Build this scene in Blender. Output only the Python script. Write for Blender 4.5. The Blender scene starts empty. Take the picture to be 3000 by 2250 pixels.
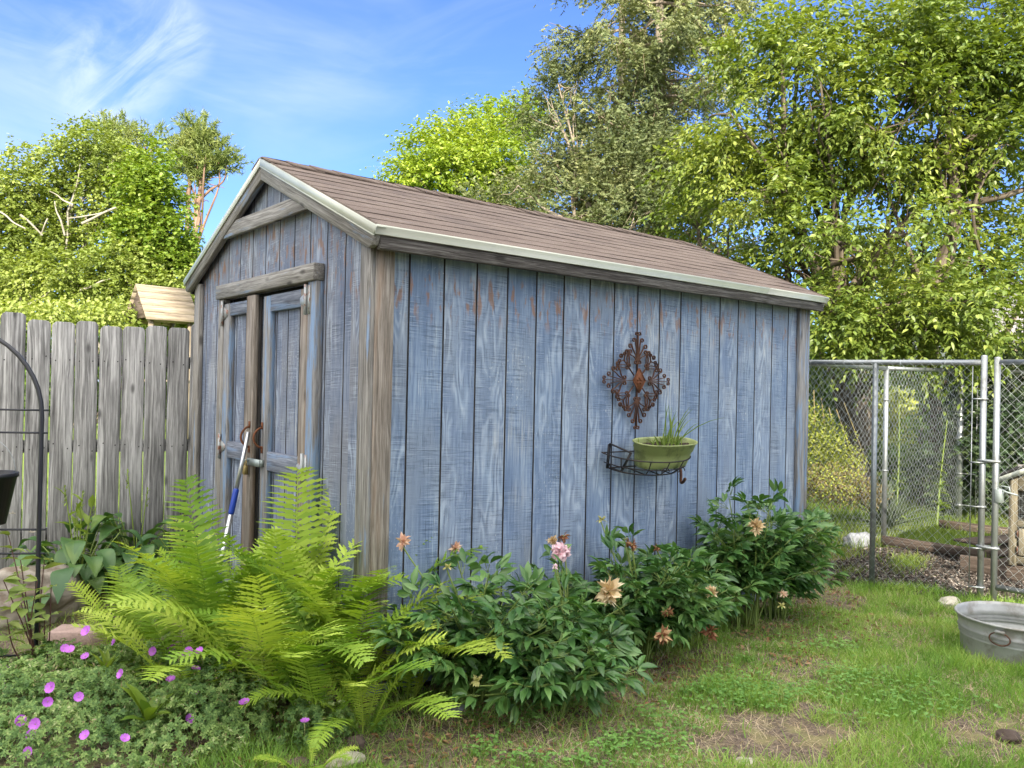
import bpy, math, random
import numpy as np
from mathutils import Vector, noise as mnoise

C = bpy.context.scene.collection
R = math.radians
rs = np.random.RandomState(7)

# ------------------------------------------------------------------ camera model (same numbers as the camera made below)
F_PX, YAW, PITCH, ROLL = 2387.857, 0.892211763, 0.00617147870, 0.0211635442
CAM = np.array([-1.88247923, -3.39634485, 1.48])
def _rot():
    f = np.array([math.cos(PITCH)*math.cos(YAW), math.cos(PITCH)*math.sin(YAW), math.sin(PITCH)])
    rt = np.array([math.sin(YAW), -math.cos(YAW), 0.0]); up = np.cross(rt, f)
    c, s = math.cos(ROLL), math.sin(ROLL)
    return c*rt+s*up, -s*rt+c*up, f
RT, UP, FW = _rot()
def ray(px, py): return FW+(px-1500)/F_PX*RT-(py-1125)/F_PX*UP
def at(px, py, d): return CAM+d*ray(px, py)
def onplane(px, py, axis, val):
    d = ray(px, py); return CAM+d*(val-CAM[axis])/d[axis]

# ------------------------------------------------------------------ ground height
def sstep(a, b, x):
    t = np.clip((np.asarray(x, float)-a)/(b-a), 0, 1); return t*t*(3-2*t)
def gz(x, y):
    x = np.asarray(x, float); y = np.asarray(y, float)
    left = 0.14*sstep(0.2, 3.0, y)*(1-sstep(0.5, 3.0, x))
    back = 0.10*sstep(6.5, 12.0, x+0.4*y)
    bump = 0.010*np.sin(x*5.1+1.3)*np.cos(y*4.3)+0.007*np.sin(x*11.7+y*9.1)
    mound = 0.05*np.exp(-(((x-3.55)/.35)**2+((y+.18)/.25)**2))
    return left+back+bump+mound
def gnd(px, py):
    z = 0.0
    for _ in range(8):
        d = ray(px, py); p = CAM+d*(z-CAM[2])/d[2]; z = float(gz(p[0], p[1]))
    return p

# ------------------------------------------------------------------ tree of node helpers
class NT:
    def __init__(self, name):
        self.m = bpy.data.materials.new(name); self.m.use_nodes = True
        self.t = self.m.node_tree; self.t.nodes.clear()
        self.out = self.n('ShaderNodeOutputMaterial')
    def n(self, typ, **kw):
        nd = self.t.nodes.new(typ)
        for k, v in kw.items(): setattr(nd, k, v)
        return nd
    def put(self, sock, v):
        if v is None: return
        if isinstance(v, bpy.types.NodeSocket): self.t.links.new(v, sock)
        else:
            if sock.type == 'RGBA' and hasattr(v, '__len__') and len(v) == 3: v = (*v, 1)
            sock.default_value = v
    def math(self, op, a, b=None, c=None, clamp=False):
        nd = self.n('ShaderNodeMath', operation=op, use_clamp=clamp)
        self.put(nd.inputs[0], a); self.put(nd.inputs[1], b); self.put(nd.inputs[2], c)
        return nd.outputs[0]
    def vmath(self, op, a, b):
        nd = self.n('ShaderNodeVectorMath', operation=op)
        self.put(nd.inputs[0], a); self.put(nd.inputs[1], b); return nd.outputs[0]
    def xyz(self, x, y, z):
        nd = self.n('ShaderNodeCombineXYZ')
        self.put(nd.inputs[0], x); self.put(nd.inputs[1], y); self.put(nd.inputs[2], z); return nd.outputs[0]
    def sep(self, v):
        nd = self.n('ShaderNodeSeparateXYZ'); self.put(nd.inputs[0], v); return nd.outputs
    def noise(self, vec, scale, detail=3, rough=.55, dist=0.0):
        nd = self.n('ShaderNodeTexNoise'); self.put(nd.inputs['Vector'], vec)
        nd.inputs['Scale'].default_value = scale; nd.inputs['Detail'].default_value = detail
        nd.inputs['Roughness'].default_value = rough; nd.inputs['Distortion'].default_value = dist
        return nd.outputs['Fac']
    def ss(self, x, a, b):
        nd = self.n('ShaderNodeMapRange', interpolation_type='SMOOTHSTEP'); self.put(nd.inputs['Value'], x)
        nd.inputs['From Min'].default_value = a; nd.inputs['From Max'].default_value = b
        return nd.outputs[0]
    def mix(self, f, a, b, blend='MIX'):
        nd = self.n('ShaderNodeMix', data_type='RGBA', blend_type=blend)
        self.put(nd.inputs['Factor'], f); self.put(nd.inputs[6], a); self.put(nd.inputs[7], b)
        return nd.outputs[2]
    def ramp(self, f, stops):
        nd = self.n('ShaderNodeValToRGB'); self.put(nd.inputs[0], f)
        el = nd.color_ramp.elements
        while len(el) < len(stops): el.new(0.5)
        for e, (p, c) in zip(el, stops): e.position = p; e.color = (*c, 1)
        return nd.outputs[0]
    def bump(self, h, dist=.002, strength=1.0):
        nd = self.n('ShaderNodeBump'); self.put(nd.inputs['Height'], h)
        nd.inputs['Distance'].default_value = dist; nd.inputs['Strength'].default_value = strength
        return nd.outputs[0]
    def finish(self, col, rough=.7, metal=0.0, bump=None, spec=.3, trans=None, tcol=None):
        p = self.n('ShaderNodeBsdfPrincipled')
        self.put(p.inputs['Base Color'], col); self.put(p.inputs['Roughness'], rough); self.put(p.inputs['Metallic'], metal)
        p.inputs['Specular IOR Level'].default_value = spec
        if bump is not None: self.put(p.inputs['Normal'], bump)
        o = p.outputs[0]
        if trans:
            t = self.n('ShaderNodeBsdfTranslucent'); self.put(t.inputs[0], tcol if tcol is not None else col)
            mx = self.n('ShaderNodeMixShader'); mx.inputs[0].default_value = trans
            self.t.links.new(o, mx.inputs[1]); self.t.links.new(t.outputs[0], mx.inputs[2]); o = mx.outputs[0]
        self.t.links.new(o, self.out.inputs[0])
        return self.m
    def pos(self): return self.n('ShaderNodeNewGeometry').outputs['Position']
    def island(self): return self.n('ShaderNodeNewGeometry').outputs['Random Per Island']
    def attr(self, name): return self.n('ShaderNodeAttribute', attribute_name=name).outputs['Vector']

def leaf_mat(name, stops, trans=.35, rough=.5, spec=.35, tint=(.9, 1.0, .35), patch=1.2, pv=.5, ov=0.0):
    n = NT(name)
    r = n.island(); big = n.noise(n.pos(), patch, 2)
    f = n.math('ADD', n.math('MULTIPLY', r, 1-pv), n.math('MULTIPLY', n.ss(big, .3, .7), pv))
    if ov: f = n.math('ADD', n.math('MULTIPLY', f, 1-ov), n.math('MULTIPLY', n.n('ShaderNodeObjectInfo').outputs['Random'], ov))
    col = n.ramp(f, stops)
    tcol = n.mix(1.0, col, (*[t*1.3 for t in tint],), 'MULTIPLY')
    return n.finish(col, rough, 0, None, spec, trans, tcol)

def wood_mat(name, dark, mid, light, paint=None, pamt=.0, warm=None, rough=.8, scale=1.0):
    n = NT(name); g = n.attr('gr'); x, y, l = n.sep(g)
    warp = n.noise(n.xyz(n.math('MULTIPLY', x, 7), n.math('MULTIPLY', y, 7), n.math('MULTIPLY', l, 1.6)), 1, 2)
    xw = n.math('MULTIPLY_ADD', warp, .045, x); yw = n.math('MULTIPLY_ADD', warp, .03, y)
    fine = n.noise(n.xyz(n.math('MULTIPLY', xw, 170*scale), n.math('MULTIPLY', yw, 170*scale), n.math('MULTIPLY', l, 5*scale)), 1, 5, .7)
    mid2 = n.noise(n.xyz(n.math('MULTIPLY', xw, 75*scale), n.math('MULTIPLY', yw, 75*scale), n.math('MULTIPLY', l, 1.6)), 1, 5, .65)
    low = n.noise(n.xyz(n.math('MULTIPLY', x, 6), n.math('MULTIPLY', y, 6), n.math('MULTIPLY', l, .9)), 1, 3)
    f = n.math('ADD', n.math('MULTIPLY', fine, .45), n.math('ADD', n.math('MULTIPLY', low, .15), n.math('MULTIPLY', mid2, .40)))
    f = n.ss(f, .33, .68)
    col = n.ramp(f, [(0, dark), (.45, mid), (1, light)])
    crack = n.ss(fine, .36, .26)
    col = n.mix(n.math('MULTIPLY', crack, .75), col, tuple(c*.3 for c in dark))
    blot = n.ss(n.noise(n.xyz(n.math('MULTIPLY', x, 10), n.math('MULTIPLY', y, 10), n.math('MULTIPLY', l, 1.7)), 1, 3), .52, .72)
    col = n.mix(n.math('MULTIPLY', blot, .55), col, tuple(c*.75 for c in dark))
    vor = n.n('ShaderNodeTexVoronoi'); n.put(vor.inputs['Vector'], n.xyz(n.math('MULTIPLY', x, 8), n.math('MULTIPLY', y, 8), n.math('MULTIPLY', l, 3.0)))
    vor.inputs['Scale'].default_value = 1
    knot = n.ss(vor.outputs['Distance'], .16, .05)
    col = n.mix(n.math('MULTIPLY', knot, .7), col, tuple(c*.35 for c in dark))
    if warm:
        wf = n.ss(n.noise(n.xyz(n.math('MULTIPLY', x, 14), n.math('MULTIPLY', y, 14), n.math('MULTIPLY', l, 1.5)), 1, 4), .48, .68)
        col = n.mix(n.math('MULTIPLY', wf, .7), col, n.mix(fine, tuple(c*.6 for c in warm), tuple(c*1.4 for c in warm)))
    if paint:
        pf = n.ss(n.noise(n.xyz(n.math('MULTIPLY', x, 22), n.math('MULTIPLY', y, 22), n.math('MULTIPLY', l, 2.4)), 1, 5, .6), .62-pamt*.4, .75-pamt*.35)
        pf = n.math('MULTIPLY', pf, n.ss(fine, .30, .52))
        col = n.mix(pf, col, paint)
    return n.finish(col, rough, 0, n.bump(n.math('SUBTRACT', f, n.math('MULTIPLY', crack, 1.0)), .0025, .8), .2)

def plain(name, col, rough=.5, metal=0.0, var=.25, scale=30, spec=.4, bumpd=.0005, col2=None, s2=6, amt=.6):
    n = NT(name); p = n.pos()
    k = n.noise(p, scale, 4)
    c = n.mix(k, tuple(v*(1-var) for v in col), tuple(min(1, v*(1+var)) for v in col))
    if col2:
        c = n.mix(n.math('MULTIPLY', n.ss(n.noise(p, s2, 5, .65), .48, .62), amt), c, col2)
    return n.finish(c, rough, metal, n.bump(k, bumpd), spec)

# ------------------------------------------------------------------ mesh collecting
class MB:
    def __init__(self): self.v = []; self.f = {}; self.n = 0; self.g = []; self.fi = []
    def add(self, V, F, mi=0, g=None):
        V = np.asarray(V, float).reshape(-1, 3); F = np.asarray(F, int)
        self.v.append(V); self.g.append(V.copy() if g is None else np.asarray(g, float))
        self.f.setdefault((F.shape[1], mi), []).append(F+self.n); self.n += len(V)
    def faces(self, V, Fs, mi=0, g=None):
        base = self.n; V = np.asarray(V, float)
        self.v.append(V); self.g.append(V.copy() if g is None else np.asarray(g, float)); self.n += len(V)
        for f in Fs: self.f.setdefault((len(f), mi), []).append(np.array([f])+base)
    def build(self, name, mats, parent=None, smooth=False, bevel=0, gr=False):
        if not isinstance(mats, (list, tuple)): mats = [mats]
        V = np.concatenate(self.v) if self.v else np.zeros((0, 3))
        off = np.zeros(3); o = parent
        while o is not None: off += np.array(o.location); o = o.parent
        me = bpy.data.meshes.new(name)
        lens = []; loops = []; mis = []
        for (k, mi), L in self.f.items():
            A = np.concatenate(L); loops.append(A.ravel()); lens.append(np.full(len(A), k)); mis.append(np.full(len(A), mi))
        loops = np.concatenate(loops); lens = np.concatenate(lens); mis = np.concatenate(mis)
        me.vertices.add(len(V)); me.vertices.foreach_set('co', (V-off).astype(np.float32).ravel())
        me.loops.add(len(loops)); me.loops.foreach_set('vertex_index', loops.astype(np.int32))
        me.polygons.add(len(lens)); st = np.concatenate([[0], np.cumsum(lens)[:-1]])
        me.polygons.foreach_set('loop_start', st.astype(np.int32)); me.polygons.foreach_set('loop_total', lens.astype(np.int32))
        me.polygons.foreach_set('material_index', mis.astype(np.int32))
        if smooth: me.polygons.foreach_set('use_smooth', np.ones(len(lens), bool))
        for m in mats: me.materials.append(m)
        if gr:
            a = me.attributes.new('gr', 'FLOAT_VECTOR', 'POINT'); a.data.foreach_set('vector', np.concatenate(self.g).astype(np.float32).ravel())
        me.update(calc_edges=True); me.validate()
        ob = bpy.data.objects.new(name, me); C.objects.link(ob)
        if parent is not None: ob.parent = parent
        if bevel:
            b = ob.modifiers.new('edge', 'BEVEL'); b.width = bevel; b.segments = 1; b.limit_method = 'ANGLE'
        return ob
    # a plank: from p0 to p1 along its grain; w = width vector, t = thickness vector (full sizes, centred)
    def board(self, p0, p1, w, t, mi=0, seg=1, wob=0.0):
        p0, p1, w, t = [np.asarray(a, float) for a in (p0, p1, w, t)]
        L = np.linalg.norm(p1-p0); W = np.linalg.norm(w); T = np.linalg.norm(t); off = rs.rand(3)*40
        V = []; G = []
        for i in range(seg+1):
            s = i/seg; c = p0+(p1-p0)*s
            if wob and 0 < i < seg: c = c+w/W*rs.uniform(-wob, wob)+t/T*rs.uniform(-wob, wob)
            for a, b in ((-.5, -.5), (.5, -.5), (.5, .5), (-.5, .5)):
                V.append(c+a*w+b*t); G.append(off+np.array([a*W, b*T, s*L]))
        F = [[3, 2, 1, 0], [4*seg, 4*seg+1, 4*seg+2, 4*seg+3]]
        for i in range(seg):
            for k in range(4):
                k2 = (k+1) % 4; F.append([4*i+k, 4*i+k2, 4*i+4+k2, 4*i+4+k])
        self.add(V, F, mi, G)
    def box(self, a, b, mi=0, grain=2):
        a, b = np.minimum(a, b), np.maximum(a, b); c = (a+b)/2; e = np.eye(3); s = b-a
        o = [i for i in range(3) if i != grain]
        p0 = c.copy(); p0[grain] = a[grain]; p1 = c.copy(); p1[grain] = b[grain]
        self.board(p0, p1, e[o[0]]*s[o[0]], e[o[1]]*s[o[1]], mi)
    def prism(self, poly, ext, mi=0, grain=(0, 0, 1)):
        poly = np.asarray(poly, float); ext = np.asarray(ext, float); n = len(poly); off = rs.rand(3)*40
        V = np.concatenate([poly, poly+ext])
        gd = np.asarray(grain, float); gd /= np.linalg.norm(gd); td = ext/np.linalg.norm(ext); wd = np.cross(gd, td)
        G = np.stack([V@wd, V@td, V@gd], 1)+off
        nn = np.zeros(3)
        for i in range(n): nn += np.cross(poly[i], poly[(i+1) % n])
        fl = nn@ext > 0
        A = list(range(n)); B = list(range(n, 2*n))
        Fs = [A[::-1] if fl else A, B if fl else B[::-1]]
        for i in range(n):
            j = (i+1) % n; q = [i, j, n+j, n+i]; Fs.append(q if fl else q[::-1])
        self.faces(V, Fs, mi, G)
    def tube(self, pts, r, n=6, mi=0, cap=True, closed=False):
        P = np.asarray(pts, float); m = len(P); r = np.full(m, r, float) if np.isscalar(r) else np.asarray(r, float)
        T = np.gradient(P, axis=0) if not closed else (np.roll(P, -1, 0)-np.roll(P, 1, 0))
        T /= np.linalg.norm(T, axis=1)[:, None]+1e-12
        a = np.array([0, 0, 1.]) if abs(T[0][2]) < .9 else np.array([1., 0, 0])
        u = np.cross(T[0], a); u /= np.linalg.norm(u); V = []; L = 0; G = []; off = rs.rand(3)*40
        for i in range(m):
            u = u-T[i]*(u@T[i]); u /= np.linalg.norm(u)+1e-12; w = np.cross(T[i], u)
            if i: L += np.linalg.norm(P[i]-P[i-1])
            for k in range(n):
                an = 2*math.pi*k/n; V.append(P[i]+r[i]*(math.cos(an)*u+math.sin(an)*w))
                G.append(off+np.array([r[i]*math.cos(an), r[i]*math.sin(an), L]))
        F = []
        for i in range(m if closed else m-1):
            i2 = (i+1) % m
            for k in range(n):
                k2 = (k+1) % n; F.append([i*n+k, i*n+k2, i2*n+k2, i2*n+k])
        self.add(V, F, mi, G)
        if cap and not closed:
            self.f.setdefault((n, mi), []).append(np.array([[self.n-m*n+k for k in range(n)][::-1]]))
            self.f.setdefault((n, mi), []).append(np.array([[self.n-n+k for k in range(n)]]))
    def lathe(self, c, prof, n=32, mi=0, sx=1.0, sy=1.0, a0=0, a1=2*math.pi):
        c = np.asarray(c, float); V = []; full = abs(a1-a0-2*math.pi) < 1e-6; m = n if full else n+1
        for r, z in prof:
            for k in range(m):
                a = a0+(a1-a0)*k/n; V.append(c+np.array([r*math.cos(a)*sx, r*math.sin(a)*sy, z]))
        F = []
        for i in range(len(prof)-1):
            for k in range(n):
                k2 = (k+1) % m; F.append([i*m+k, i*m+k2, (i+1)*m+k2, (i+1)*m+k])
        self.add(V, F, mi)

def norm(a): return a/(np.linalg.norm(a, axis=-1, keepdims=True)+1e-12)
# leaf templates: u along, v across, w out of plane
T_DIA = (np.array([[0, 0, 0], [.45, -.5, .12], [1, 0, -.1], [.45, .5, .12]]), [[0, 1, 2], [0, 2, 3]])
T_LEAF = (np.array([[0, 0, 0], [.22, -.40, .06], [.22, 0, 0], [.22, .40, .06], [.55, -.46, .05], [.55, 0, -.03], [.55, .46, .05], [1, 0, -.16]]),
          [[0, 1, 2], [0, 2, 3], [1, 4, 5], [1, 5, 2], [2, 5, 6], [2, 6, 3], [4, 7, 5], [5, 7, 6]])
T_LANCE = (np.array([[0, 0, 0], [.18, -.30, .05], [.18, 0, 0], [.18, .30, .05], [.45, -.5, .07], [.45, 0, -.01], [.45, .5, .07], [.75, -.34, -.03], [.75, 0, -.08], [.75, .34, -.03], [1, 0, -.2]]),
           [[0, 1, 2], [0, 2, 3], [1, 4, 5], [1, 5, 2], [2, 5, 6], [2, 6, 3], [4, 7, 8], [4, 8, 5], [5, 8, 9], [5, 9, 6], [7, 10, 8], [8, 10, 9]])
T_NEED = (np.array([[0, -.5, 0], [0, .5, 0], [1, .1, 0], [1, -.1, 0]]), [[0, 1, 2], [0, 2, 3]])
T_SPRIG = (np.array([[0, 0, 0], [.15, -.5, .1], [.3, -.15, 0], [.5, -.5, .05], [.62, -.12, 0], [1, 0, -.1], [.62, .12, 0], [.5, .5, .05], [.3, .15, 0], [.15, .5, .1]]),
           [[0, 1, 2], [0, 2, 8], [0, 8, 9], [2, 3, 4], [2, 4, 6], [2, 6, 8], [8, 6, 7], [4, 5, 6]])
def leaves(mb, P, D, N, L, W, tpl=T_DIA, mi=0):
    P = np.asarray(P, float); D = norm(np.asarray(D, float)); S = norm(np.cross(np.asarray(N, float), D)); N = np.cross(D, S)
    T, F = tpl; F = np.asarray(F); n = len(P); k = len(T)
    L = np.broadcast_to(np.asarray(L, float), (n,)); W = np.broadcast_to(np.asarray(W, float), (n,))
    V = (P[:, None]+T[None, :, 0, None]*(D*L[:, None])[:, None]+T[None, :, 1, None]*(S*W[:, None])[:, None]
         + T[None, :, 2, None]*(N*L[:, None])[:, None])
    FF = (F[None]+(np.arange(n)*k)[:, None, None]).reshape(-1, F.shape[1])
    mb.add(V.reshape(-1, 3), FF, mi)

def thing(name, label, cat, loc=(0, 0, 0), group=None):
    o = bpy.data.objects.new(name, None); C.objects.link(o); o.empty_display_size = .1
    o.location = tuple(float(v) for v in loc); o['label'] = label; o['category'] = cat
    if group: o['group'] = group
    return o
def tag(o, label, cat, group=None):
    o['label'] = label; o['category'] = cat
    if group: o['group'] = group
    return o
def setting(o, kind): o['kind'] = kind; return o
def spline(pts, n=12):
    P = np.asarray(pts, float); P = np.vstack([2*P[0]-P[1], P, 2*P[-1]-P[-2]]); out = []
    for i in range(1, len(P)-2):
        for t in np.linspace(0, 1, n, endpoint=False):
            a, b, c, d = P[i-1:i+3]
            out.append(.5*((2*b)+(-a+c)*t+(2*a-5*b+4*c-d)*t*t+(-a+3*b-3*c+d)*t**3))
    out.append(P[-2]); return np.array(out)
def rock(c, r, seed, sub=4, amp=.25):
    import bmesh
    bm = bmesh.new(); bmesh.ops.create_icosphere(bm, subdivisions=sub, radius=1)
    V = []
    for v in bm.verts:
        p = v.co.normalized(); o = Vector((seed*3.1, seed*1.7, seed))
        k = 1+amp*mnoise.noise(p*1.3+o)+amp*.4*mnoise.noise(p*3.3+o)+amp*.15*mnoise.noise(p*8+o)
        # flatten facets
        V.append(np.array(p)*k*np.array(r)+np.array(c))
    F = [[q.index for q in f.verts] for f in bm.faces]; bm.free()
    mb = MB(); mb.add(V, F); return mb

# ================================================================== CAMERA, SUN, SKY
CLOUD_FILL = (13.5, 13.1, 12.3)
sc = bpy.context.scene
cd = bpy.data.cameras.new('camera'); cam = bpy.data.objects.new('camera', cd); C.objects.link(cam)
cd.sensor_width = 36; cd.lens = F_PX/3000*36; cd.clip_start = .05; cd.clip_end = 2000
from mathutils import Matrix
cam.matrix_world = Matrix(((RT[0], UP[0], -FW[0], CAM[0]), (RT[1], UP[1], -FW[1], CAM[1]), (RT[2], UP[2], -FW[2], CAM[2]), (0, 0, 0, 1)))
sc.camera = cam
SUN_AZ, SUN_EL = R(235), R(27)
TOSUN = np.array([math.cos(SUN_EL)*math.cos(SUN_AZ), math.cos(SUN_EL)*math.sin(SUN_AZ), math.sin(SUN_EL)])
sl = bpy.data.lights.new('sun', 'SUN'); sl.energy = 5.0; sl.angle = R(.5); sl.color = (1, .90, .74)
so = bpy.data.objects.new('sun', sl); C.objects.link(so); so.rotation_euler = Vector(TOSUN).to_track_quat('Z', 'Y').to_euler()
w = bpy.data.worlds.new('World'); sc.world = w; w.use_nodes = True
wt = w.node_tree; wt.nodes.clear()
class WT(NT):
    def __init__(self, t): self.t = t
W = WT(wt)
sky = W.n('ShaderNodeTexSky', sky_type='NISHITA'); sky.sun_disc = False
sky.sun_elevation = SUN_EL; sky.sun_rotation = R(90)-SUN_AZ; sky.air_density = 1.0; sky.dust_density = .6; sky.ozone_density = 2.5; sky.altitude = 200
dirv = W.n('ShaderNodeTexCoord').outputs['Generated']
def patch(px, py, a, b):
    d = ray(px, py); d = d/np.linalg.norm(d)
    nd = W.n('ShaderNodeVectorMath', operation='DOT_PRODUCT'); W.put(nd.inputs[0], dirv); nd.inputs[1].default_value = tuple(d)
    return W.ss(nd.outputs['Value'], math.cos(R(a)), math.cos(R(b)))
def streaks(ax, ay, k, sc_, det, lo, hi, dist=.6):
    # direction along the streak, seen from the garden
    u = norm(ray(ax[0], ax[1])-ray(ay[0], ay[1])); f = norm(ray(ax[0], ax[1])); v = np.cross(f, u)
    def dot(vec, m):
        nd = W.n('ShaderNodeVectorMath', operation='DOT_PRODUCT'); W.put(nd.inputs[0], dirv); nd.inputs[1].default_value = tuple(vec*m); return nd.outputs['Value']
    p = W.xyz(dot(u, k[0]), dot(v, k[1]), dot(f, .5))
    return W.ss(W.noise(p, sc_, det, .6, dist), lo, hi)
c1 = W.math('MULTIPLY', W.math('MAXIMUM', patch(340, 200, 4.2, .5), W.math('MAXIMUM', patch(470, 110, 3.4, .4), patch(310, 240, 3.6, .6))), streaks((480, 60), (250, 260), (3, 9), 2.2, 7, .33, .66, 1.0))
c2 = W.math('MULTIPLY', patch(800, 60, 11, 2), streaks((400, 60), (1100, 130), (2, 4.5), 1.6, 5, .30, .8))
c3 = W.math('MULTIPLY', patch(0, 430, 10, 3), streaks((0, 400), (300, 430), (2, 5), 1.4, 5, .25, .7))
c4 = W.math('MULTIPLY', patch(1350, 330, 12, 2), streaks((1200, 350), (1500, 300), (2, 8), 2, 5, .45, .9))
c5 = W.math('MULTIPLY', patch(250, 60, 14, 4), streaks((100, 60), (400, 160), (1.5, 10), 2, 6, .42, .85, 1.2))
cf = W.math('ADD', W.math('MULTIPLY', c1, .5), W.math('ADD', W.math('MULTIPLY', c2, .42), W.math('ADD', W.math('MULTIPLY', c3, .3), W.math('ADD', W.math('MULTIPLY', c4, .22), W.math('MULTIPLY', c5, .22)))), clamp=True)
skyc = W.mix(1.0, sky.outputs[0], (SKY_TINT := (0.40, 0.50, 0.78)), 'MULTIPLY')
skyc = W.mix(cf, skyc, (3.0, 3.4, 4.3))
# bright cloud bank added behind the viewer, out of view, to fill the shade
def dotw(v):
    nd = W.n('ShaderNodeVectorMath', operation='DOT_PRODUCT'); W.put(nd.inputs[0], dirv); nd.inputs[1].default_value = tuple(v); return nd.outputs['Value']
bank = W.math('MULTIPLY', W.ss(dotw(norm(-FW*.8+np.array([0, 0, 1.25]))), .22, .68), W.ss(W.noise(dirv, 2.3, 5, .6, .4), .34, .56))
skyc = W.mix(bank, skyc, CLOUD_FILL)
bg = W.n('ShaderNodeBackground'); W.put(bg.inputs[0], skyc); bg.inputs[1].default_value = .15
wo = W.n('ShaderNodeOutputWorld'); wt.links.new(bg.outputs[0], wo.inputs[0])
vs = sc.view_settings; vs.view_transform = 'Standard'; vs.look = 'None'; vs.gamma = 1; vs.exposure = 1.25
sc.render.film_transparent = False
sc.cycles.max_bounces = 8; sc.cycles.transparent_max_bounces = 8; sc.cycles.use_denoising = True
sc.cycles.sample_clamp_indirect = 6

# ================================================================== MATERIALS
M = {}
def siding_mat(name, A, B, gray, worn=.5, rustz=(1.86, 2.06)):
    n = NT(name); p = n.pos(); x, y, z = n.sep(p); u = n.math('ADD', x, y)
    plank = n.math('FLOOR', n.math('DIVIDE', n.math('ADD', u, .0), .2032))
    wn = n.n('ShaderNodeTexWhiteNoise', noise_dimensions='1D'); n.put(wn.inputs['W'], plank); pr = wn.outputs['Value']
    q = n.math('MULTIPLY_ADD', pr, 13.0, u)
    big = n.noise(n.xyz(n.math('MULTIPLY', q, 7), 0, n.math('MULTIPLY', z, 2.2)), 1, 4, .6)
    vert = n.noise(n.xyz(n.math('MULTIPLY', q, 75), 0, n.math('MULTIPLY', z, 2.6)), 1, 4, .6)
    finev = n.noise(n.xyz(n.math('MULTIPLY', q, 230), 0, n.math('MULTIPLY', z, 7)), 1, 3, .6)
    col = n.mix(n.ss(n.math('ADD', n.math('MULTIPLY', big, .5), n.math('MULTIPLY', vert, .5)), .36, .64), A, B)
    col = n.mix(n.math('MULTIPLY', n.ss(n.noise(n.xyz(n.math('MULTIPLY', q, 3), 0, n.math('MULTIPLY', z, 1.1)), 1, 3), .42, .68), .7), col, gray)
    col = n.mix(n.math('MULTIPLY', n.math('SUBTRACT', pr, .5), .10), col, (.9, .95, 1.0))
    # pale worn-through flecks
    fl = n.math('MULTIPLY', n.ss(finev, .56, .70), n.ss(big, .46, .66))
    sp = n.ss(n.noise(n.xyz(n.math('MULTIPLY', q, 90), 0, n.math('MULTIPLY', z, 45)), 1, 3, .7), .58, .70)
    wmask = n.ss(n.noise(n.xyz(n.math('MULTIPLY', q, 2.4), 0, n.math('MULTIPLY', z, 1.7)), 1, 3), .50, .66)
    fl = n.math('MULTIPLY', n.math('MAXIMUM', fl, n.math('MULTIPLY', sp, wmask)), worn)
    col = n.mix(fl, col, (.62, .63, .60))
    # saw scores: many fine level lines, and fewer long dark ones
    zz = n.math('MULTIPLY_ADD', u, .035, z)
    hs = n.noise(n.xyz(n.math('MULTIPLY', q, 5), 0, n.math('MULTIPLY', zz, 210)), 1, 3, .7)
    hmask = n.ss(n.noise(n.xyz(n.math('MULTIPLY', q, 4.5), 3, n.math('MULTIPLY', z, 3.2)), 1, 3), .36, .62)
    hl = n.math('MULTIPLY', n.ss(hs, .52, .62), hmask)
    hs2 = n.noise(n.xyz(n.math('MULTIPLY', q, 2.2), 7, n.math('MULTIPLY', zz, 120)), 1, 3, .75)
    hl2 = n.ss(hs2, .63, .69)
    dv = n.ss(finev, .42, .30)
    dk = n.math('MAXIMUM', n.math('MULTIPLY', hl, .42), n.math('MAXIMUM', n.math('MULTIPLY', hl2, .42), n.math('MULTIPLY', dv, .6)))
    col = n.mix(dk, col, (.018, .025, .042))
    hw = n.math('MULTIPLY', n.ss(hs, .44, .36), n.math('MULTIPLY', hmask, .3))
    col = n.mix(hw, col, (.50, .56, .63))
    # bare brown wood where the paint has flaked under the eave
    rz = n.math('MULTIPLY', n.ss(z, rustz[0]-.10, rustz[0]+.04), n.ss(z, rustz[1]+.03, rustz[1]-.05))
    rn = n.ss(n.noise(n.xyz(n.math('MULTIPLY', q, 26), 5, n.math('MULTIPLY', z, 7)), 1, 4, .6), .53, .62)
    rc = n.math('MULTIPLY', n.math('MULTIPLY', rz, rn), .7)
    col = n.mix(rc, col, n.mix(vert, (.13, .055, .022), (.36, .19, .09)))
    # cathedral grain showing through the paint on some planks
    gw = n.noise(n.xyz(n.math('MULTIPLY', q, 6), 9, n.math('MULTIPLY', z, 1.3)), 1, 2)
    ring = n.math('MULTIPLY_ADD', n.math('SINE', n.math('MULTIPLY_ADD', gw, 75, n.math('MULTIPLY', q, 40))), .5, .5)
    gm = n.math('MULTIPLY', n.ss(pr, .35, .6), n.ss(big, .42, .6))
    col = n.mix(n.math('MULTIPLY', n.math('MULTIPLY', n.ss(ring, .55, .95), gm), .40), col, (.40, .46, .54))
    col = n.mix(n.math('MULTIPLY', n.math('MULTIPLY', n.ss(ring, .45, .05), gm), .28), col, (.045, .06, .10))
    # rain-splashed grime low on the boards, nail heads and bleached bare patches
    gr_ = n.math('MULTIPLY', n.ss(z, .55, .08), n.ss(n.noise(n.xyz(n.math('MULTIPLY', q, 18), 2, n.math('MULTIPLY', z, 6)), 1, 4, .65), .40, .62))
    col = n.mix(n.math('MULTIPLY', gr_, .6), col, (.15, .135, .12))
    bl = n.math('MULTIPLY', n.ss(n.noise(n.xyz(n.math('MULTIPLY', u, 1.6), 4, n.math('MULTIPLY', z, .9)), 1, 3, .6), .56, .68), n.ss(vert, .42, .62))
    col = n.mix(n.math('MULTIPLY', bl, .5), col, (.47, .47, .44))
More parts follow.
